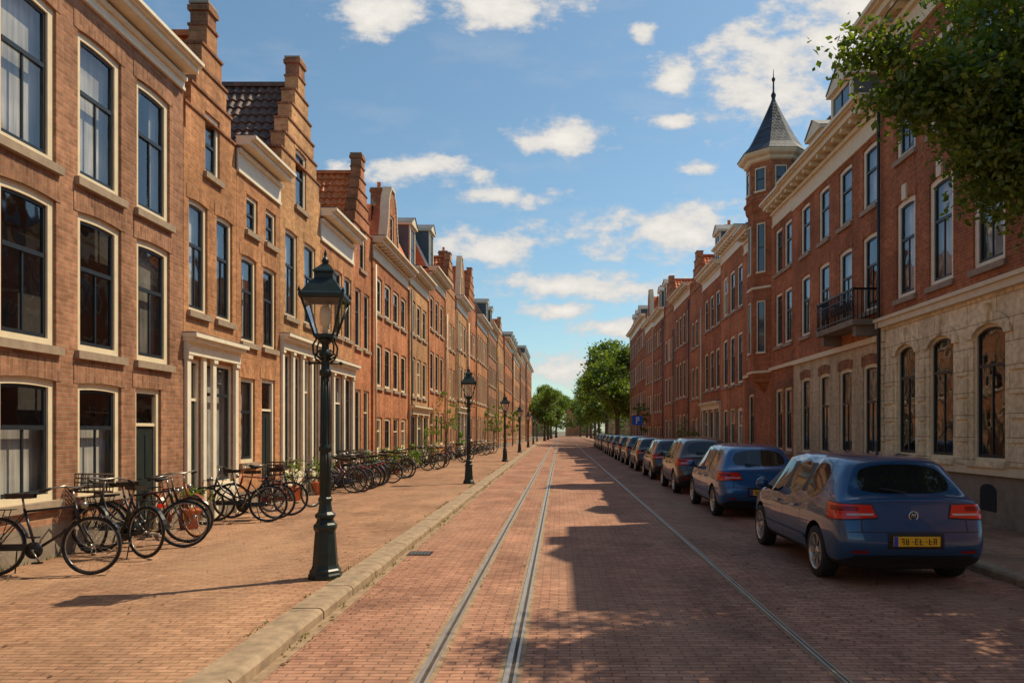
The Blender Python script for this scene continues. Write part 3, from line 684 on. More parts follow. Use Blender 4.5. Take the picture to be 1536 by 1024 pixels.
leaves(lm,[((6.4,8.4,6.5),(1.85,1.9,2.1),280),((5.5,8.2,4.95),(.9,1.0,.85),100),((4.95,8.0,5.0),(.5,.5,.65),40),((4.65,8.05,5.45),(.65,.5,.48),48),((4.0,8.0,5.65),(.5,.35,.27),22),((3.45,8.0,5.92),(.3,.22,.14),9),((3.75,8.,5.4),(.35,.25,.16),9),((5.2,8.0,6.5),(.65,.8,.9),44),
 ((5.5,9.2,8.5),(1.2,1.3,.8),34),((6.8,10.0,8.2),(1.4,1.3,1.2),50),((7.2,6.8,6.6),(1.4,1.3,1.4),60),((6.9,10.3,6.6),(1.1,1.0,1.1),40)],.092,LEAF,per=85,cr=.34)  # mostly unseen crown lobes, added to cast dappled shade on road and car
lm.obj('foliage',e,off)
def treemesh(seed,H=11):
    random.seed(seed); t=MB(); t.tube([(0,0,0),(.05,0,1.5),(0,.1,3.5),(.1,0,H*.7)],[.32,.24,.2,.06],10,BARK)
    for k in range(9):
        a=k*2.4; branch(t,(0,0,U(2.8,5)),(2.6*math.cos(a),2.6*math.sin(a),U(H*.5,H*.8)),.1,.02,.3)
    bl=[]
    for k in range(17):
        a=k*2.4; z=H*.36+(H*.55)*((k*.618)%1); rr=2.5*math.sin(math.pi*min(1,max(.12,(z-H*.22)/(H*.82))))
        bl.append(((rr*math.cos(a),rr*math.sin(a),z),(1.3,1.3,1.05),16))
    bl.append(((0,0,H*.62),(2.2,2.2,H*.33),44))
    leaves(t,bl,.34,LEAF,per=36,cr=.75,surf=.5); return t.mesh('tree_mesh')
tm=[treemesh(3),treemesh(11,12)]
for i,(x,y,s) in enumerate([(6.9,88,1.12),(7.6,97,1.2),(6.9,107,1.1),(7.6,118,1.15),(6.9,130,1.1),(7,145,1.1),(7,165,1.1),(-2.7,128,.8),(-2.4,146,.95),(-2.0,165,1.05),(-1,190,1.1),(7,190,1.1),(6,215,1.1)]):
    o=addobj('tree',tm[i%2]); o.location=(x,y,.05); o.scale=(s,s,s); o.rotation_euler=(0,0,i*1.7)
random.seed(21)
m=MB(); leaves(m,[((U(-28,34),U(222,238),U(2,6)),(3.5,3,3),14) for _ in range(22)],.6,LEAFD,per=30,cr=1.2); m.obj('distant_trees')
def shrub(name,x,y,z,r,h,n=14,size=.09,trunk=False,pot=False):
    m=MB(); leaves(m,[((x,y,z+h*.6),(r,r,h*.55),n)],size,LEAF,per=45,cr=.22)
    for k in range(6): branch(m,(x,y,z),(x+U(-r,r)*.6,y+U(-r,r)*.6,z+h*.7),.015,.006,.05,3)
    if trunk: m.tube([(x,y,.05),(x+.03,y,z+.3)],[.05,.035],8,BARK)
    if pot: m.lathe([(0,0),(.14,0),(.19,.30),(.21,.30),(.21,.35),(.17,.35),(.15,.30),(0,.30)],16,TRED,(x,y,.1))
    m.obj(name)
shrub('wall_shrub',-6.45,27.5,.1,.35,.9); shrub('wall_shrub',-6.35,36,.1,.6,1.7,20); shrub('wall_shrub',-6.3,30.5,.1,.45,1.1,14); shrub('wall_shrub',-6.5,46.5,.1,.5,1.6,16,.12)
shrub('potted_plant',-6.5,17.95,.4,.2,.55,7,.07,pot=True); shrub('potted_plant',-6.45,19.6,.4,.22,.7,8,.07,pot=True); shrub('potted_plant',-6.5,24.9,.4,.25,.6,8,.08,pot=True); shrub('potted_plant',-6.45,12.75,.4,.18,.45,6,.06,pot=True); shrub('potted_plant',-6.4,28.6,.4,.25,.7,9,.08,pot=True)
shrub('small_tree',-5.9,38,1.4,.7,2.2,26,.09,True); shrub('small_tree',-5.6,62,1.4,.9,2.4,26,.14,True); shrub('small_tree',-5.2,80,1.2,1.0,2.8,26,.16,True); shrub('small_tree',7.1,41,.6,.6,1.5,24,.09,True)
shrub('small_tree',7.1,64,1.5,.8,2.6,24,.14,True)
# ------------------------------------------------------------------ street lamp
GREEN=plain('lamp_green_paint',(.012,.021,.018),.38,.35,9,spec=.4,bstr=.12)
LGL=glassmat('lamp_glass',.95,.04)
OPAL=plain('lamp_opal',(.75,.66,.46),.4,.05,4,bstr=0)
def lampmesh():
    m=MB()
    m.lathe([(0,0),(.20,0),(.20,.05),(.185,.07),(.185,.10),(.165,.12),(.15,.16),(.14,.3),(.125,.5),(.12,.56),(.135,.58),(.14,.61),(.135,.64),(.11,.66),(.095,.70),(.12,.73),(.12,.76),(.085,.79),(.075,.85),(.07,.9),(.082,.92),(.082,.95),(.066,.97)],8,GREEN,smooth=False,rot=math.pi/8)
    m.lathe([(.068,.95),(.062,1.5),(.075,1.52),(.075,1.56),(.06,1.58),(.052,2.2),(.048,2.4),(.07,2.42),(.07,2.47),(.05,2.49),(.045,2.62),(.065,2.64),(.075,2.68),(.05,2.71),(.04,2.78),(.06,2.8),(.09,2.83),(.09,2.86),(.04,2.87)],16,GREEN)
    for k in range(10):
        a=k*math.pi/5; m.tube([(.062*math.cos(a),.062*math.sin(a),1.0),(.056*math.cos(a),.056*math.sin(a),1.5)],.009,5,GREEN); m.tube([(.057*math.cos(a),.057*math.sin(a),1.6),(.048*math.cos(a),.048*math.sin(a),2.4)],.008,5,GREEN)
    m.tube([(-.17,0,2.56),(.17,0,2.56)],.013,8,GREEN)
    for sx in (-1,1):
        m.lathe([(0,-.03),(.03,0),(0,.03)],8,GREEN,(sx*.18,0,2.56))
        m.tube([(sx*(.05+.07*math.sin(t)),0,2.56+.16*t/3.1) for t in [i*.31 for i in range(11)]],.011,6,GREEN)
    for k in range(4):
        a=k*math.pi/2+math.pi/4; c,s=math.cos(a),math.sin(a)
        m.tube([(.05*c,.05*s,2.6),(.16*c,.16*s,2.66),(.17*c,.17*s,2.76),(.12*c,.12*s,2.84),(.155*c,.155*s,2.9)],.012,6,GREEN)
        m.tube([(.15*c,.15*s,2.88),(.33*c,.33*s,3.32)],.014,6,GREEN)
    r4=math.pi/4
    m.lathe([(.10,2.85),(.165,2.86),(.165,2.90),(.12,2.9)],4,GREEN,smooth=False,rot=r4)
    m.lathe([(.148,2.895),(.325,3.315)],4,LGL,smooth=False,rot=r4)
    m.lathe([(.30,3.30),(.35,3.30),(.365,3.33),(.365,3.36),(.33,3.38),(.22,3.5),(.15,3.56),(.15,3.62),(.17,3.63),(.17,3.65),(.13,3.68),(.06,3.73),(.03,3.75)],4,GREEN,smooth=False,rot=r4)
    m.lathe([(.03,3.74),(.045,3.78),(.03,3.81),(.012,3.83),(.02,3.86),(.003,3.92)],10,GREEN)
    for k in range(4):
        a=k*math.pi/2+math.pi/4; m.lathe([(0,-.0),(.022,.02),(.012,.05),(0,.08)],6,GREEN,(.35*math.cos(a),.35*math.sin(a),3.36))
    m.lathe([(.0,2.9),(.03,2.91),(.03,3.0),(.055,3.03),(.07,3.12),(.055,3.22),(.0,3.27)],14,OPAL)
    return m.mesh('street_lamp_mesh')
lme=lampmesh()
for (x,y) in ((-2.72,8.5),(-2.95,23.7),(-3.05,40.6),(-3.2,58),(-3.3,76),(-3.5,96),(-3.7,118)):
    o=addobj('street_lamp',lme); o.location=(x,y,.1); o.rotation_euler=(0,0,.12)
    o.scale=(.97,.97,.97)
# ------------------------------------------------------------------ car
CARP,nt,b=newmat('car_paint'); oi=N(nt,'ShaderNodeObjectInfo'); L(nt,oi.outputs['Color'],b.inputs['Base Color']); b.inputs['Metallic'].default_value=.3; b.inputs['Roughness'].default_value=.3; b.inputs['Coat Weight'].default_value=1; b.inputs['Coat Roughness'].default_value=.03; b.inputs['Specular IOR Level'].default_value=.4
CGL,nt,b=newmat('car_glass'); b.inputs['Base Color'].default_value=(.010,.012,.014,1); b.inputs['Roughness'].default_value=.03; b.inputs['Specular IOR Level'].default_value=.7
BLK=plain('black_plastic',(.018,.018,.019),.55,.1,20,bstr=.1); TYRE=plain('tyre_rubber',(.02,.02,.02),.8,.2,20); ALLOY=plain('alloy',(.6,.56,.5),.3,.1,5,metal=.8,bstr=0)
REDL,nt,b=newmat('tail_light'); b.inputs['Base Color'].default_value=(.65,.014,.01,1); b.inputs['Roughness'].default_value=.08; b.inputs['Coat Weight'].default_value=.6
REDD,nt,b=newmat('tail_light_dark'); b.inputs['Base Color'].default_value=(.25,.006,.006,1); b.inputs['Roughness'].default_value=.1
CLRL,nt,b=newmat('clear_lens'); b.inputs['Base Color'].default_value=(.5,.42,.38,1); b.inputs['Roughness'].default_value=.08; b.inputs['Coat Weight'].default_value=1
PLATE=plain('plate_yellow',(.80,.45,.02),.4,.05,5,bstr=0); PBLUE=plain('plate_blue',(.02,.06,.4),.4,.05,5,bstr=0)
def carparts():
    st=[(.00,.76,.28,.90,1.00,.66),(.10,.84,.21,.95,1.03,.70),(.20,.865,.19,.97,1.06,.69),(.46,.88,.19,.975,1.40,.60),(.52,.88,.19,.97,1.455,.585),(.70,.883,.19,.965,1.49,.585),(1.02,.885,.19,.955,1.512,.59),(1.30,.885,.19,.95,1.525,.59),(1.37,.885,.19,.945,1.527,.59),
        (2.06,.885,.19,.93,1.53,.59),(2.12,.885,.19,.93,1.527,.59),(2.66,.882,.19,.91,1.475,.575),(2.75,.88,.19,.905,1.435,.56),(3.28,.87,.19,.89,1.03,.68),(3.36,.865,.19,.88,.985,.70),(3.75,.83,.2,.80,.90,.66),(4.0,.76,.22,.66,.78,.60),(4.1,.64,.28,.55,.62,.48)]
    vs=[];fs=[];ms=[]
    for j,(y,w,zb,zbt,zt,wt) in enumerate(st):
        hl=[(0,zb),(.82*w,zb),(.975*w,zb+.09),(w,.50),(.995*w,zb+(zbt-zb)*.72),(.955*w,zbt),(wt+.01,zt-.07),(wt*.86,zt-.012),(0,zt+.015)]
        if zt-zbt<.2: hl[6]=(wt*1.08,zbt+(zt-zbt)*.62); hl[7]=(wt*.88,zt-.012)
        dy=[0]*9
        if j==0: dy=[.12,.10,.0,-.08,-.02,.06,.09,.09,.10]
        if j==1: dy=[.02,.02,0,-.03,-.01,.02,.03,.03,.03]
        if j==len(st)-1: dy=[-.05,-.05,0,.04,.02,0,0,0,0]
        ring=[(hl[k][0],y+dy[k],hl[k][1]) for k in range(9)]+[(-hl[k][0],y+dy[k],hl[k][1]) for k in range(7,0,-1)]
        vs+=ring
    n=16
    def seg(k): return k if k<8 else 15-k
    for j in range(len(st)-1):
        for k in range(16):
            a,b2=j*n+k,j*n+(k+1)%n; fs.append((a,b2,b2+n,a+n)); g=seg(k); mt=0
            if g<=1: mt=1
            if g==7 and j==2: mt=2
            if g==7 and j==12: mt=2
            if g==5 and j in (5,6,8,10,11): mt=2
            if g==5 and j in (7,9,12): mt=1
            ms.append(mt)
    for base,rev in ((0,False),((len(st)-1)*n,True)):
        for k in range(8):
            r0=base+k; r1=base+k+1; l1=base+((16-k-1)%16 if k+1<8 else 8); l0=base+(16-k)%16
            f=[r0,r1,l1,l0]; f=[x for i,x in enumerate(f) if x not in f[:i]]
            fs.append(tuple(f[::-1] if rev else f)); ms.append(1 if k<=1 else 0)
    me=bpy.data.meshes.new('cb'); me.from_pydata(vs,[],fs); 
    for m_ in (CARP,BLK,CGL): me.materials.append(m_)
    me.polygons.foreach_set('material_index',ms)
    bm=bmesh.new(); bm.from_mesh(me); bmesh.ops.recalc_face_normals(bm,faces=bm.faces)
    cl=bm.edges.layers.float.get('crease_edge') or bm.edges.layers.float.new('crease_edge')
    for e_ in bm.edges:
        mi={f.material_index for f in e_.link_faces}
        if len(mi)>1 and 2 in mi: e_[cl]=.7
    bm.to_mesh(me); bm.free()
    ob=addobj('cb',me); sd=ob.modifiers.new('s','SUBSURF'); sd.levels=3; sd.render_levels=3
    cut=MB()
    for yy in (.76,3.30):
        for sx in (-1,1):
            pr=[(.365,-.3),(.365,.3)]
            cut.lathe(pr,40,BLK,T=lambda p,yy=yy,sx=sx:(sx*.86+p[2],yy+p[0],.33+p[1]))
            i=len(cut.v)-80; cut.f.append(tuple(range(i,i+40))[::-1]); cut.m.append(0); cut.sm.append(False); cut.f.append(tuple(range(i+40,i+80))); cut.m.append(0); cut.sm.append(False)
    cme=cut.mesh('cut'); bm=bmesh.new(); bm.from_mesh(cme); bmesh.ops.recalc_face_normals(bm,faces=bm.faces); bm.to_mesh(cme); bm.free()
    co=addobj('cut',cme)
    bo=ob.modifiers.new('b','BOOLEAN'); bo.operation='DIFFERENCE'; bo.solver='EXACT'; bo.object=co
    dg=bpy.context.evaluated_depsgraph_get(); dg.update(); me2=bpy.data.meshes.new_from_object(ob.evaluated_get(dg)); 
    bpy.data.objects.remove(ob); bpy.data.objects.remove(co)
    for p in me2.polygons:
        p.use_smooth=True
        for yy in (.76,3.30):
            c=p.center
            if abs(math.hypot(c.y-yy,c.z-.33)-.365)<.02 and abs(p.normal.x)<.35 or (abs(c.x)<.62 and abs(p.normal.x)>.9 and math.hypot(c.y-yy,c.z-.33)<.37):
                p.material_index=1; p.use_smooth=False
    try: me2.set_sharp_from_angle(angle=math.radians(38))
    except Exception: pass
    me2.name='car_body_mesh'
    bv=BVHTree.FromPolygons([v.co[:] for v in me2.vertices],[tuple(p.vertices) for p in me2.polygons])
    lt=MB(); tr=MB(); bp=MB()
    def patch(mb,fn,nu,nv,mat,off=.006):
        g=[]
        for i in range(nu+1):
            row=[]
            for j in range(nv+1):
                o,d=fn(i/nu,j/nv); h_=bv.ray_cast(Vector(o),Vector(d).normalized())
                if h_[0] is None: row.append(None); continue
                nn=h_[1]; nn=nn if nn.dot(Vector(d))<0 else -nn
                row.append(h_[0]+nn*off)
            g.append(row)
        for i in range(nu):
            for j in range(nv):
                q=[g[i][j],g[i+1][j],g[i+1][j+1],g[i][j+1]]
                if any(x is None for x in q): continue
                o,d=fn((i+.5)/nu,(j+.5)/nv); mb.poly(q,mat,-Vector(d),smooth=True)
    for sx in (-1,1):
        def tl(u,v,z0,z1,t0,t1,sl=0):
            th=t0+(t1-t0)*u; z=z0+(z1-z0)*v+sl*u; d=Vector((-sx*math.sin(th),math.cos(th),0)); c=Vector((sx*.42,.6,z)); return c-d*2,d
        patch(lt,lambda u,v:tl(u,v,.775+.035*(1-u),.945+.02*u,-.02+.10*v,1.14-.1*(1-v),.0),24,6,REDL,.010)
        patch(lt,lambda u,v:tl(u,v,.83,.852,.05,.55),14,1,CLRL,.013)
        patch(lt,lambda u,v:tl(u,v,.88,.93,.35,.95),14,2,REDD,.013)
        patch(tr,lambda u,v:tl(u,v,.765+.03*(1-u),.955+.02*u,-.045+.09*v,1.18-.1*(1-v)),24,6,BLK,.004)
        side=lambda y,z:((sx*2,y,z),(-sx,0,0))
        for y0,y1,z0,z1 in ((1.36,1.33,.34,.93),(2.10,2.10,.30,.92),(3.0,2.92,.33,.88)): patch(tr,lambda u,v:side(y0+(y1-y0)*v+.009*u,z0+(z1-z0)*v),1,12,BLK,.003)
        patch(tr,lambda u,v:side(1.2+1.85*u,.30+.012*v),20,1,BLK,.003)
        patch(tr,lambda u,v:side(1.15+2.0*u,.42+.05*v),20,2,CARP,.014); 
        for y in (1.5,2.25): tr.box((sx*.872,y,.80),(sx*.905,y+.17,.825),CARP)
        bp.tube([(sx*.84,2.72,.94),(sx*.93,2.74,.99)],.03,6,BLK)
        bp.lathe([(0,-.09),(.05,-.085),(.075,-.03),(.07,.05),(.04,.085),(0,.09)],12,CARP,T=lambda p:(sx*.98+p[0]*1.25,2.76+p[1]*.8,1.02+p[2]*.8))
        patch(lt,lambda u,v:((sx*(.38+.36*u),6,.62+.12*v),(0,-1,0)),8,4,CLRL,.008)
    rear=lambda x,z:((x,-2,z),(0,1,0))
    patch(tr,lambda u,v:rear(-.68+1.36*u,.25+.13*v),20,4,BLK,.006)
    for sx in(-1,1): patch(lt,lambda u,v:rear(sx*.62-.09+.18*u,.41+.03*v),6,1,REDD,.008)
    patch(tr,lambda u,v:rear(-.74+1.48*u,.645+.010*v),24,1,BLK,.002)
    for sx in(-1,1): patch(tr,lambda u,v:rear(sx*(.60-.02*v)+.009*u,.65+.30*v),1,8,BLK,.002)
    patch(tr,lambda u,v:rear(-.32+.64*u,.46+.18*v),6,4,BLK,.003)
    h_=bv.ray_cast(Vector((0,-2,.56)),Vector((0,1,0)))[0]; yy=h_.y-.016
    pl=MB(); pl.box((-.26,yy-.006,.495),(.26,yy+.02,.605),PLATE); pl.box((-.26,yy-.008,.495),(-.215,yy-.004,.605),PBLUE)
    x=-.18
    for k in range(8):
        if k in(2,5): pl.box((x+.012,yy-.009,.547),(x+.035,yy-.006,.553),BLK)
        else:
            w=.034; ps=[((0,0),(.009,.07)),((w-.009,0),(w,.07)),((0,.061),(w,.07)),((0,0),(w,.009)),((0,.031),(w,.040))]
            for q in random.sample(ps,3+k%2): pl.box((x+q[0][0],yy-.009,.515+q[0][1]),(x+q[1][0],yy-.006,.515+q[1][1]),BLK)
        x+=.052
    h2=bv.ray_cast(Vector((0,-2,.83)),Vector((0,1,0)))[0]
    T_=lambda p:(p[0],h2.y-.004-p[2],.83+p[1])
    pl.lathe([(.050,0),(.058,.008),(.05,.014),(.044,.008)],24,ALLOY,T=T_); pl.lathe([(.044,.006),(0,.006)],24,BLK,T=T_)
    for k in range(3): pl.tube([T_((-.025+.02*k,-.025,.01)),T_((-.015+.02*k,.03,.01))],.005,5,ALLOY)
    hw=bv.ray_cast(Vector((0,-2,1.08)),Vector((0,1,0)))[0]; he=bv.ray_cast(Vector((-.3,-2,1.13)),Vector((0,1,0)))[0]
    if hw and he: tr.tube([hw+Vector((0,-.03,0)),he+Vector((0,-.03,0))],.01,6,BLK)
    wh=MB()
    for yy in (.76,3.30):
        for sx in (-1,1):
            T2=lambda p,yy=yy,sx=sx:(sx*(.775+p[2]),yy+p[0],.315+p[1])
            wh.lathe([(.20,-.1),(.27,-.105),(.305,-.095),(.315,-.06),(.315,.06),(.305,.09),(.27,.1),(.225,.096)],36,TYRE,T=T2)
            wh.lathe([(.225,.096),(.212,.10),(.205,.085),(.195,.03),(.19,-.05)],36,ALLOY,T=T2)
            wh.lathe([(.195,.0),(.0,.0)],36,BLK,T=T2)
            wh.lathe([(.06,.04),(.055,.075),(.0,.08)],16,ALLOY,T=T2)
            for k in range(7):
                a=2*math.pi*k/7
                for da,w_ in ((-.15,.016),(.15,.016)):
                    c0,s0=math.cos(a),math.sin(a); c1,s1=math.cos(a+da),math.sin(a+da)
                    px,py=-math.sin(a),math.cos(a)
                    q=[(.045*c0-px*w_,.045*s0-py*w_,.07),(.045*c0+px*w_,.045*s0+py*w_,.07),(.21*c1+px*w_,.21*s1+py*w_,.084),(.21*c1-px*w_,.21*s1-py*w_,.084)]
                    wh.poly([T2(p) for p in q],ALLOY,(sx,0,0))
    return me2,lt.mesh('lights'),tr.mesh('trim'),bp.mesh('mirrors'),pl.mesh('plate'),wh.mesh('wheels')
CP=carparts()
def car(x,y,col,rz=0,sc=(1,1,1)):
    e=empty('parked_car',(x,y,0),rz); e.scale=sc
    for n_,me in zip(('body','lights','trim','mirrors','number_plate','wheels'),CP):
        o=addobj(n_,me,e); o.color=rgba(col)
xc=lambda y:3.15+.885+.010*(y-8.4)
cars=[(8.35,(.016,.075,.18),1.0),(14.9,(.018,.09,.24),1.0),(20.6,(.06,.04,.035),1.06),(26.6,(.045,.035,.035),1.0),(32.3,(.012,.014,.02),1.0),(38.2,(.02,.045,.08),1.02),(44.2,(.02,.02,.022),1),(50.3,(.05,.05,.06),1),(56,(.03,.05,.09),1),(62,(.1,.02,.02),1),(68,(.03,.03,.03),1),(74,(.2,.2,.21),1),(81,(.02,.02,.03),1)]
for y,c,s in cars: car(xc(y)+U(-.05,.05)*(y>9),y,c,U(-.01,.01),(1,1.0,s))
# ------------------------------------------------------------------ bicycles
BKP,nt,b=newmat('bike_paint'); oi=N(nt,'ShaderNodeObjectInfo'); L(nt,oi.outputs['Color'],b.inputs['Base Color']); b.inputs['Roughness'].default_value=.35
CHR=plain('chrome',(.30,.28,.25),.3,.2,9,metal=.8,bstr=0); SAD=plain('saddle',(.03,.02,.015),.6,.2,9); GRIP=plain('grip',(.02,.02,.02),.7,.1,9); WICK=plain('wicker',(.07,.04,.022),.8,.3,40,bstr=.5)
def bikemesh(step,crate,rim=None):
    m=MB(); r=.345; A=(0,0,r); B=(1.08,0,r); bb=(.45,0,.30); st=(.30,0,.78); hd0=(.93,0,.62); hd1=(.865,0,.86)
    for c in (A,B):
        m.tube([( c[0]+(r-.018)*math.cos(t),0,c[2]+(r-.018)*math.sin(t)) for t in [2*math.pi*k/32 for k in range(32)]],.0185,6,TYRE,closed=True)
        m.tube([( c[0]+(r-.042)*math.cos(t),0,c[2]+(r-.042)*math.sin(t)) for t in [2*math.pi*k/32 for k in range(32)]],.009,5,rim or CHR,closed=True)
        for k in range(18):
            t=2*math.pi*k/18+.1; m.tube([(c[0]+.02*math.cos(t+1.2),.02*(-1)**k,c[2]+.02*math.sin(t+1.2)),(c[0]+(r-.04)*math.cos(t),0,c[2]+(r-.04)*math.sin(t))],.002,3,CHR)
        m.tube([(c[0],-.05,c[2]),(c[0],.05,c[2])],.02,8,CHR)
        t0,t1=(.25,3.0) if c is A else (.6,2.9)
        for k in range(14):
            a=t0+(t1-t0)*k/14; b_=t0+(t1-t0)*(k+1)/14; rr=r+.022
            p=[(c[0]+rr*math.cos(a),-.027,c[2]+rr*math.sin(a)),(c[0]+rr*math.cos(b_),-.027,c[2]+rr*math.sin(b_)),(c[0]+rr*math.cos(b_),.027,c[2]+rr*math.sin(b_)),(c[0]+rr*math.cos(a),.027,c[2]+rr*math.sin(a))]
            m.poly(p,BKP,smooth=True)
    T=lambda a,b_,rad=.015,mt=BKP: m.tube([a,b_],rad,8,mt)
    T(bb,st,.016); T(hd0,hd1,.02); T(bb,hd0,.018)
    if step: m.tube([(.40,0,.46),(.6,0,.50),(.78,0,.62),(.88,0,.80)],.014,8,BKP)
    else: T((.315,0,.75),(.88,0,.81),.015)
    for sy in (-.055,.055):
        T((bb[0],sy*.5,bb[2]),(0,sy,r),.009); T((.315,sy*.4,.74),(0,sy,r),.008); T((hd0[0]+.01,sy*.7,hd0[2]-.02),(1.08,sy,r),.011)
        T((-.02,sy,r),(-.14,sy,.76),.005,IRON); T((.12,sy,.78),(.0,sy,r),.005,IRON)
    T(st,(.27,0,.93),.012,CHR); T(hd1,(.84,0,1.0),.012,CHR)
    m.tube([(.66,-.29,.99),(.76,-.29,1.02),(.86,-.2,1.05),(.87,0,1.03),(.86,.2,1.05),(.76,.29,1.02),(.66,.29,.99)],.011,8,CHR)
    for sy in(-.29,.29): T((.64,sy,.985),(.76,sy,1.02),.018,GRIP)
    for i,(x0,w0,x1,w1) in enumerate(((.13,.10,.22,.11),(.22,.11,.32,.055),(.32,.055,.42,.028))):
        m.poly([(x0,-w0,.965),(x1,-w1,.96),(x1,w1,.96),(x0,w0,.965)],SAD,(0,0,1),True)
        for sg in(-1,1): m.poly([(x0,sg*w0,.965),(x1,sg*w1,.96),(x1,sg*w1*.8,.91),(x0,sg*w0*.8,.90)],SAD,(0,sg,0))
    m.poly([(.13,-.10,.965),(.13,.1,.965),(.13,.08,.9),(.13,-.08,.9)],SAD,(-1,0,0)); m.poly([(.13,-.08,.902),(.3,-.05,.905),(.42,-.02,.91),(.42,.02,.91),(.3,.05,.905),(.13,.08,.902)],SAD,(0,0,-1))
    for sy in(-.06,0,.06): T((-.22,sy,.765),(.18,sy,.775),.006,IRON)
    T((-.22,-.06,.765),(-.22,.06,.765),.006,IRON); T((-.05,-.06,.77),(-.05,.06,.77),.006,IRON)
    m.box((.0,-.045,r-.05),(.47,-.03,r+.03),BKP); m.lathe([(0,0),(.10,0),(.10,.015),(0,.015)],18,BKP,T=lambda p:(.45+p[0],-.047+p[2],.30+p[1]))
    T((.45,-.07,.30),(.54,-.07,.16),.009,CHR); T((.45,.07,.30),(.36,.07,.44),.009,CHR); T((.45,-.07,.3),(.45,.07,.3),.012,CHR)
    m.box((.50,-.16,.15),(.58,-.07,.17),GRIP); m.box((.32,.07,.43),(.40,.16,.45),GRIP)
    T((.2,.06,.3),(.12,.17,.0),.008,IRON)
    m.lathe([(0,-.03),(.035,-.02),(.045,.03),(0,.035)],10,CHR,T=lambda p:(.97+p[2],p[0],.82+p[1]))
    m.box((-.24,-.03,.68),(-.22,.03,.73),REDL)
    if crate:
        for z in (.86,.92,.98,1.04,1.1):
            for a,b_ in (((.92,-.18),(1.2,-.18)),((1.2,-.18),(1.2,.18)),((1.2,.18),(.92,.18)),((.92,.18),(.92,-.18))): T((a[0],a[1],z),(b_[0],b_[1],z),.009,WICK)
        for k in range(5):
            for sy in(-.18,.18): T((.92+.07*k,sy,.84),(.92+.07*k,sy,1.1),.006,WICK)
            T((1.2,-.18+.09*k,.84),(1.2,-.18+.09*k,1.1),.006,WICK); T((.92,-.18+.09*k,.84),(.92,-.18+.09*k,1.1),.006,WICK)
        m.box((.92,-.18,.84),(1.2,.18,.85),WICK)
    for v_ in range(len(m.v)): p=m.v[v_]; m.v[v_]=(p[0]-.54,p[1],p[2])
    return m.mesh('bicycle_mesh')
bm_=[bikemesh(False,False),bikemesh(True,False),bikemesh(True,True),bikemesh(False,False,plain('orange_rim',(.5,.2,.04),.4))]
def bike(k,x,y,rz,col=(.012,.012,.014),lean=0):
    o=addobj('bicycle',bm_[k]); o.location=(x,y,.1); o.rotation_euler=(lean,0,math.radians(rz)); o.color=rgba(col)
bike(0,-6.08,8.62,4,lean=-.07)
bike(2,-6.05,10.0,158,lean=.06); bike(1,-5.98,10.5,20,lean=-.08); bike(0,-6.12,10.9,30,lean=.05); bike(3,-6.25,11.9,-28,(.25,.06,.02),.06)
bike(1,-5.95,13.5,200,lean=.06); bike(2,-5.98,14.0,16,lean=-.06); bike(0,-5.9,14.5,205,(.2,.02,.015),lean=.07); bike(1,-5.8,15.9,60,lean=.06)
for (a,b,st_) in ((20.0,24.2,.55),(26.0,27.4,.6),(31,35,.9),(40,44,1.1),(50,56,1.3)):
    y=a
    while y<b:
        bike(random.choice([0,1,2,0,1]),XL(y)+.72+U(-.12,.12),y,U(-38,38)+(180 if R()<.5 else 0),random.choice([(.012,.012,.014),(.012,.012,.014),(.03,.03,.035),(.12,.02,.015),(.02,.04,.09),(.03,.07,.05)]),U(-.09,.09)); y+=U(.6,1.3)*st_
# parking sign
SB=plain('sign_blue',(.015,.12,.55),.4,.05,5,bstr=0); SW=plain('sign_white',(.8,.8,.8),.4,.03,5,bstr=0)
m=MB(); x,y=5.9,56
m.tube([(x,y,.1),(x,y,3.0)],.035,10,LEAD); m.box((x-.4,y-.05,2.25),(x+.4,y-.02,2.95),SB); m.box((x-.1,y-.056,2.35),(x-.02,y-.05,2.85),SW); m.box((x-.02,y-.056,2.78),(x+.14,y-.05,2.85),SW); m.box((x-.02,y-.056,2.58),(x+.14,y-.05,2.65),SW); m.box((x+.09,y-.056,2.65),(x+.15,y-.05,2.78),SW)
m.obj('parking_sign')
GR=leafmat('weed',(.05,.08,.015),(.08,.11,.02),(.13,.14,.04))
m=MB(); k_=m.mi(GR)
for i in range(6500):
    t=R()
    if t<.35: yy=U(5,60); x=XL(yy)+abs(random.gauss(.02,.05)); z=.1
    elif t<.6: yy=U(3,40); x=XK(yy)+abs(random.gauss(.0,.03)); z=0
    elif t<.8: yy=U(3,45); x=XK(yy)-.33-abs(random.gauss(0,.025)); z=.1
    elif t<.88: yy=U(8,40); x=5.32-abs(random.gauss(0,.03)); z=0
    else: yy=U(3,25); x=random.choice([-1.09,-.91,-.46,-.28])+random.gauss(0,.012); z=.003
    if math.sin(yy*2.3)+math.sin(yy*5.1+1)+math.sin(yy*.9)<.4: continue
    hh=U(.015,.05)*(2 if t<.35 else (.5 if t>.88 else 1)); a=U(0,6.28); dx,dy=.007*math.cos(a),.007*math.sin(a); i0=len(m.v)
    m.v+=[(x-dx,yy-dy,z),(x+dx,yy+dy,z),(x+U(-.03,.03),yy+U(-.03,.03),z+hh)]; m.f.append((i0,i0+1,i0+2)); m.m.append(k_); m.sm.append(False)
m.obj('grass_tufts')
FL=leafmat('dry_leaf',(.10,.06,.02),(.16,.11,.03),(.10,.13,.03)); m=MB(); k_=m.mi(FL)
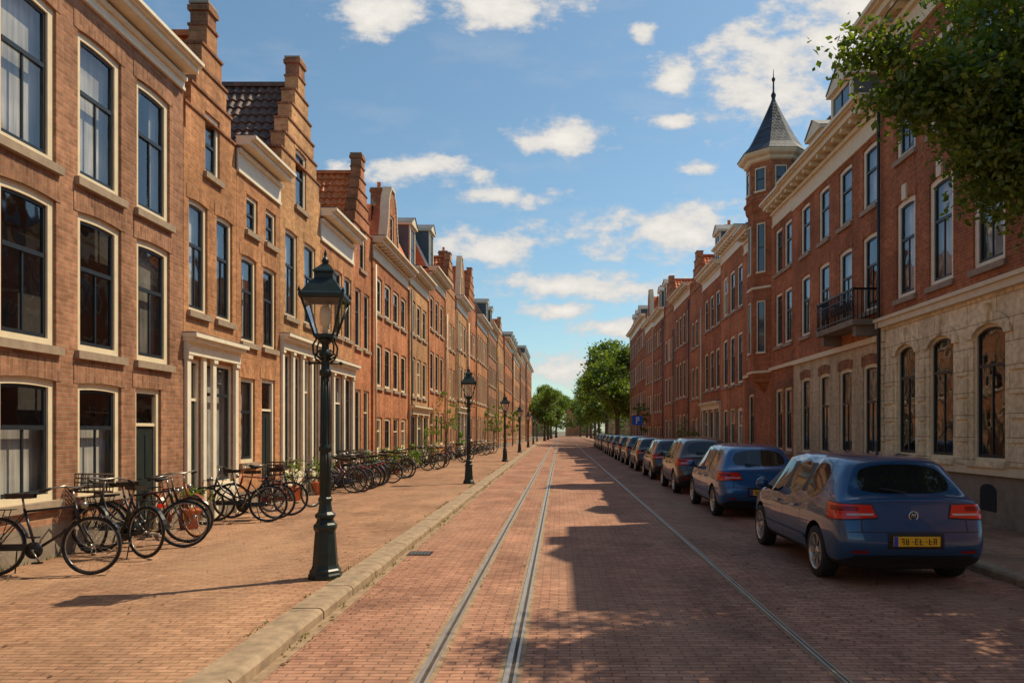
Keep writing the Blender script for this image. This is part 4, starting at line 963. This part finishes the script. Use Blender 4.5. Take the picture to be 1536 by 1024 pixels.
for i in range(420):
    if R()<.5: x,yy,z=U(2.2,5.3),U(4.5,14),.006
    elif R()<.5: x,yy,z=U(-6.6,-2.7),U(5,16),.106
    else: x,yy,z=XK(6)+abs(random.gauss(0,.12)),U(4.5,18),.006
    a=U(0,6.28); l=U(.015,.03); c_,s_=math.cos(a)*l,math.sin(a)*l; i0=len(m.v)
    m.v+=[(x-c_,yy-s_,z),(x-s_*.5,yy+c_*.5,z+.008),(x+c_,yy+s_,z+.003),(x+s_*.5,yy-c_*.5,z+.01)]; m.f.append((i0,i0+1,i0+2,i0+3)); m.m.append(k_); m.sm.append(False)
m.obj('fallen_leaves')
# drain cover
m=MB(); x0,y0=-2.22,10.6
m.box((x0-.0,y0,-.01),(x0+.34,y0+.34,.010),IRON)
for k in range(6): m.box((x0+.03+k*.05,y0+.04,.009),(x0+.055+k*.05,y0+.30,.014),LEAD)
m.obj('drain_cover')
# ------------------------------------------------------------------ light
sd=Vector((.60,.35,1)).normalized()
sl=bpy.data.lights.new('sun','SUN'); sl.energy=5; sl.angle=math.radians(.5); sl.color=(1,.86,.62)
so=bpy.data.objects.new('sun',sl); scene.collection.objects.link(so); so.rotation_euler=(-sd).to_track_quat('-Z','Y').to_euler(); so.location=(20,20,40)
w=bpy.data.worlds.new('World'); scene.world=w; w.use_nodes=True; nt=w.node_tree; bg=nt.nodes['Background']; STR=.125
sky=N(nt,'ShaderNodeTexSky',sky_type='NISHITA'); sky.sun_disc=False; sky.sun_elevation=math.asin(sd.z); sky.sun_rotation=math.atan2(sd.x,sd.y); sky.altitude=0; sky.air_density=1.0; sky.dust_density=.8; sky.ozone_density=1.0
tint=N(nt,'ShaderNodeVectorMath',operation='MULTIPLY'); L(nt,sky.outputs[0],tint.inputs[0]); tint.inputs[1].default_value=(.90,1.08,1.04)
tc_=N(nt,'ShaderNodeTexCoord'); sp=N(nt,'ShaderNodeSeparateXYZ'); L(nt,tc_.outputs['Generated'],sp.inputs[0])
mxy=N(nt,'ShaderNodeMath',operation='MAXIMUM'); L(nt,sp.outputs[1],mxy.inputs[0]); mxy.inputs[1].default_value=.08
du=N(nt,'ShaderNodeMath',operation='DIVIDE'); L(nt,sp.outputs[0],du.inputs[0]); L(nt,mxy.outputs[0],du.inputs[1])
dv=N(nt,'ShaderNodeMath',operation='DIVIDE'); L(nt,sp.outputs[2],dv.inputs[0]); L(nt,mxy.outputs[0],dv.inputs[1])
uv=N(nt,'ShaderNodeCombineXYZ'); L(nt,du.outputs[0],uv.inputs[0]); L(nt,dv.outputs[0],uv.inputs[1])
cl=[(845,207,66,32),(1010,116,36,32),(1003,183,40,13),(1165,112,125,80),(1290,40,150,100),(758,296,64,17),(625,256,100,23),(1000,345,135,40),(735,372,92,28),(870,430,170,23),(912,491,62,16),(575,15,85,40),(750,0,100,46),(960,50,22,17),(1052,252,30,14),(870,552,150,24),(850,465,62,15)]
prev=None
for (px,py,a,b_) in cl:
    s1=N(nt,'ShaderNodeVectorMath',operation='SUBTRACT'); L(nt,uv.outputs[0],s1.inputs[0]); s1.inputs[1].default_value=((px-840)/1100,(646-py)/1100,0)
    s2=N(nt,'ShaderNodeVectorMath',operation='MULTIPLY'); L(nt,s1.outputs[0],s2.inputs[0]); s2.inputs[1].default_value=(1100/a,1100/b_,0)
    s3=N(nt,'ShaderNodeVectorMath',operation='LENGTH'); L(nt,s2.outputs[0],s3.inputs[0])
    if prev is None: prev=s3.outputs['Value']
    else:
        mn=N(nt,'ShaderNodeMath',operation='MINIMUM'); L(nt,prev,mn.inputs[0]); L(nt,s3.outputs['Value'],mn.inputs[1]); prev=mn.outputs[0]
n1=noise(nt,uv.outputs[0],14,7,.62,(1,1.7,1)); n2=noise(nt,uv.outputs[0],5,5,.6,(1,2.6,1))
m1=maprange(nt,prev,0,2.0,1.15,-.9)
nn=maprange(nt,n1,.25,.75,-1.0,1.0)
ad=N(nt,'ShaderNodeMath',operation='ADD'); L(nt,m1,ad.inputs[0]); L(nt,nn,ad.inputs[1])
cf=N(nt,'ShaderNodeMapRange'); cf.interpolation_type='SMOOTHSTEP'; L(nt,ad.outputs[0],cf.inputs[0]); cf.inputs[1].default_value=-.15; cf.inputs[2].default_value=.75; cf.inputs[3].default_value=0; cf.inputs[4].default_value=.98
wisp=maprange(nt,n2,.52,.8,0,.25)
tot=N(nt,'ShaderNodeMath',operation='MAXIMUM'); L(nt,cf.outputs[0],tot.inputs[0]); L(nt,wisp,tot.inputs[1])
ccol=N(nt,'ShaderNodeMix',data_type='RGBA'); L(nt,maprange(nt,ad.outputs[0],.2,1.4,0,1),ccol.inputs[0]); ccol.inputs[6].default_value=(5.3,5.2,5.1,1); ccol.inputs[7].default_value=(7.3,6.9,6.3,1)
mxw=N(nt,'ShaderNodeMix',data_type='RGBA'); L(nt,tot.outputs[0],mxw.inputs[0]); L(nt,tint.outputs[0],mxw.inputs[6]); L(nt,ccol.outputs[2],mxw.inputs[7])
L(nt,mxw.outputs[2],bg.inputs[0]); bg.inputs[1].default_value=STR
# ------------------------------------------------------------------ camera
cd=bpy.data.cameras.new('camera'); cam=bpy.data.objects.new('camera',cd); scene.collection.objects.link(cam); scene.camera=cam
cam.location=(0,0,1.8); cam.rotation_euler=(math.radians(90),0,0); cd.sensor_width=36; cd.lens=1100/1536*36; cd.shift_x=-(840-768)/1536; cd.shift_y=(646-512)/1536; cd.clip_end=3000; cd.clip_start=.05
scene.view_settings.view_transform='Standard'; scene.view_settings.look='None'; scene.view_settings.exposure=0
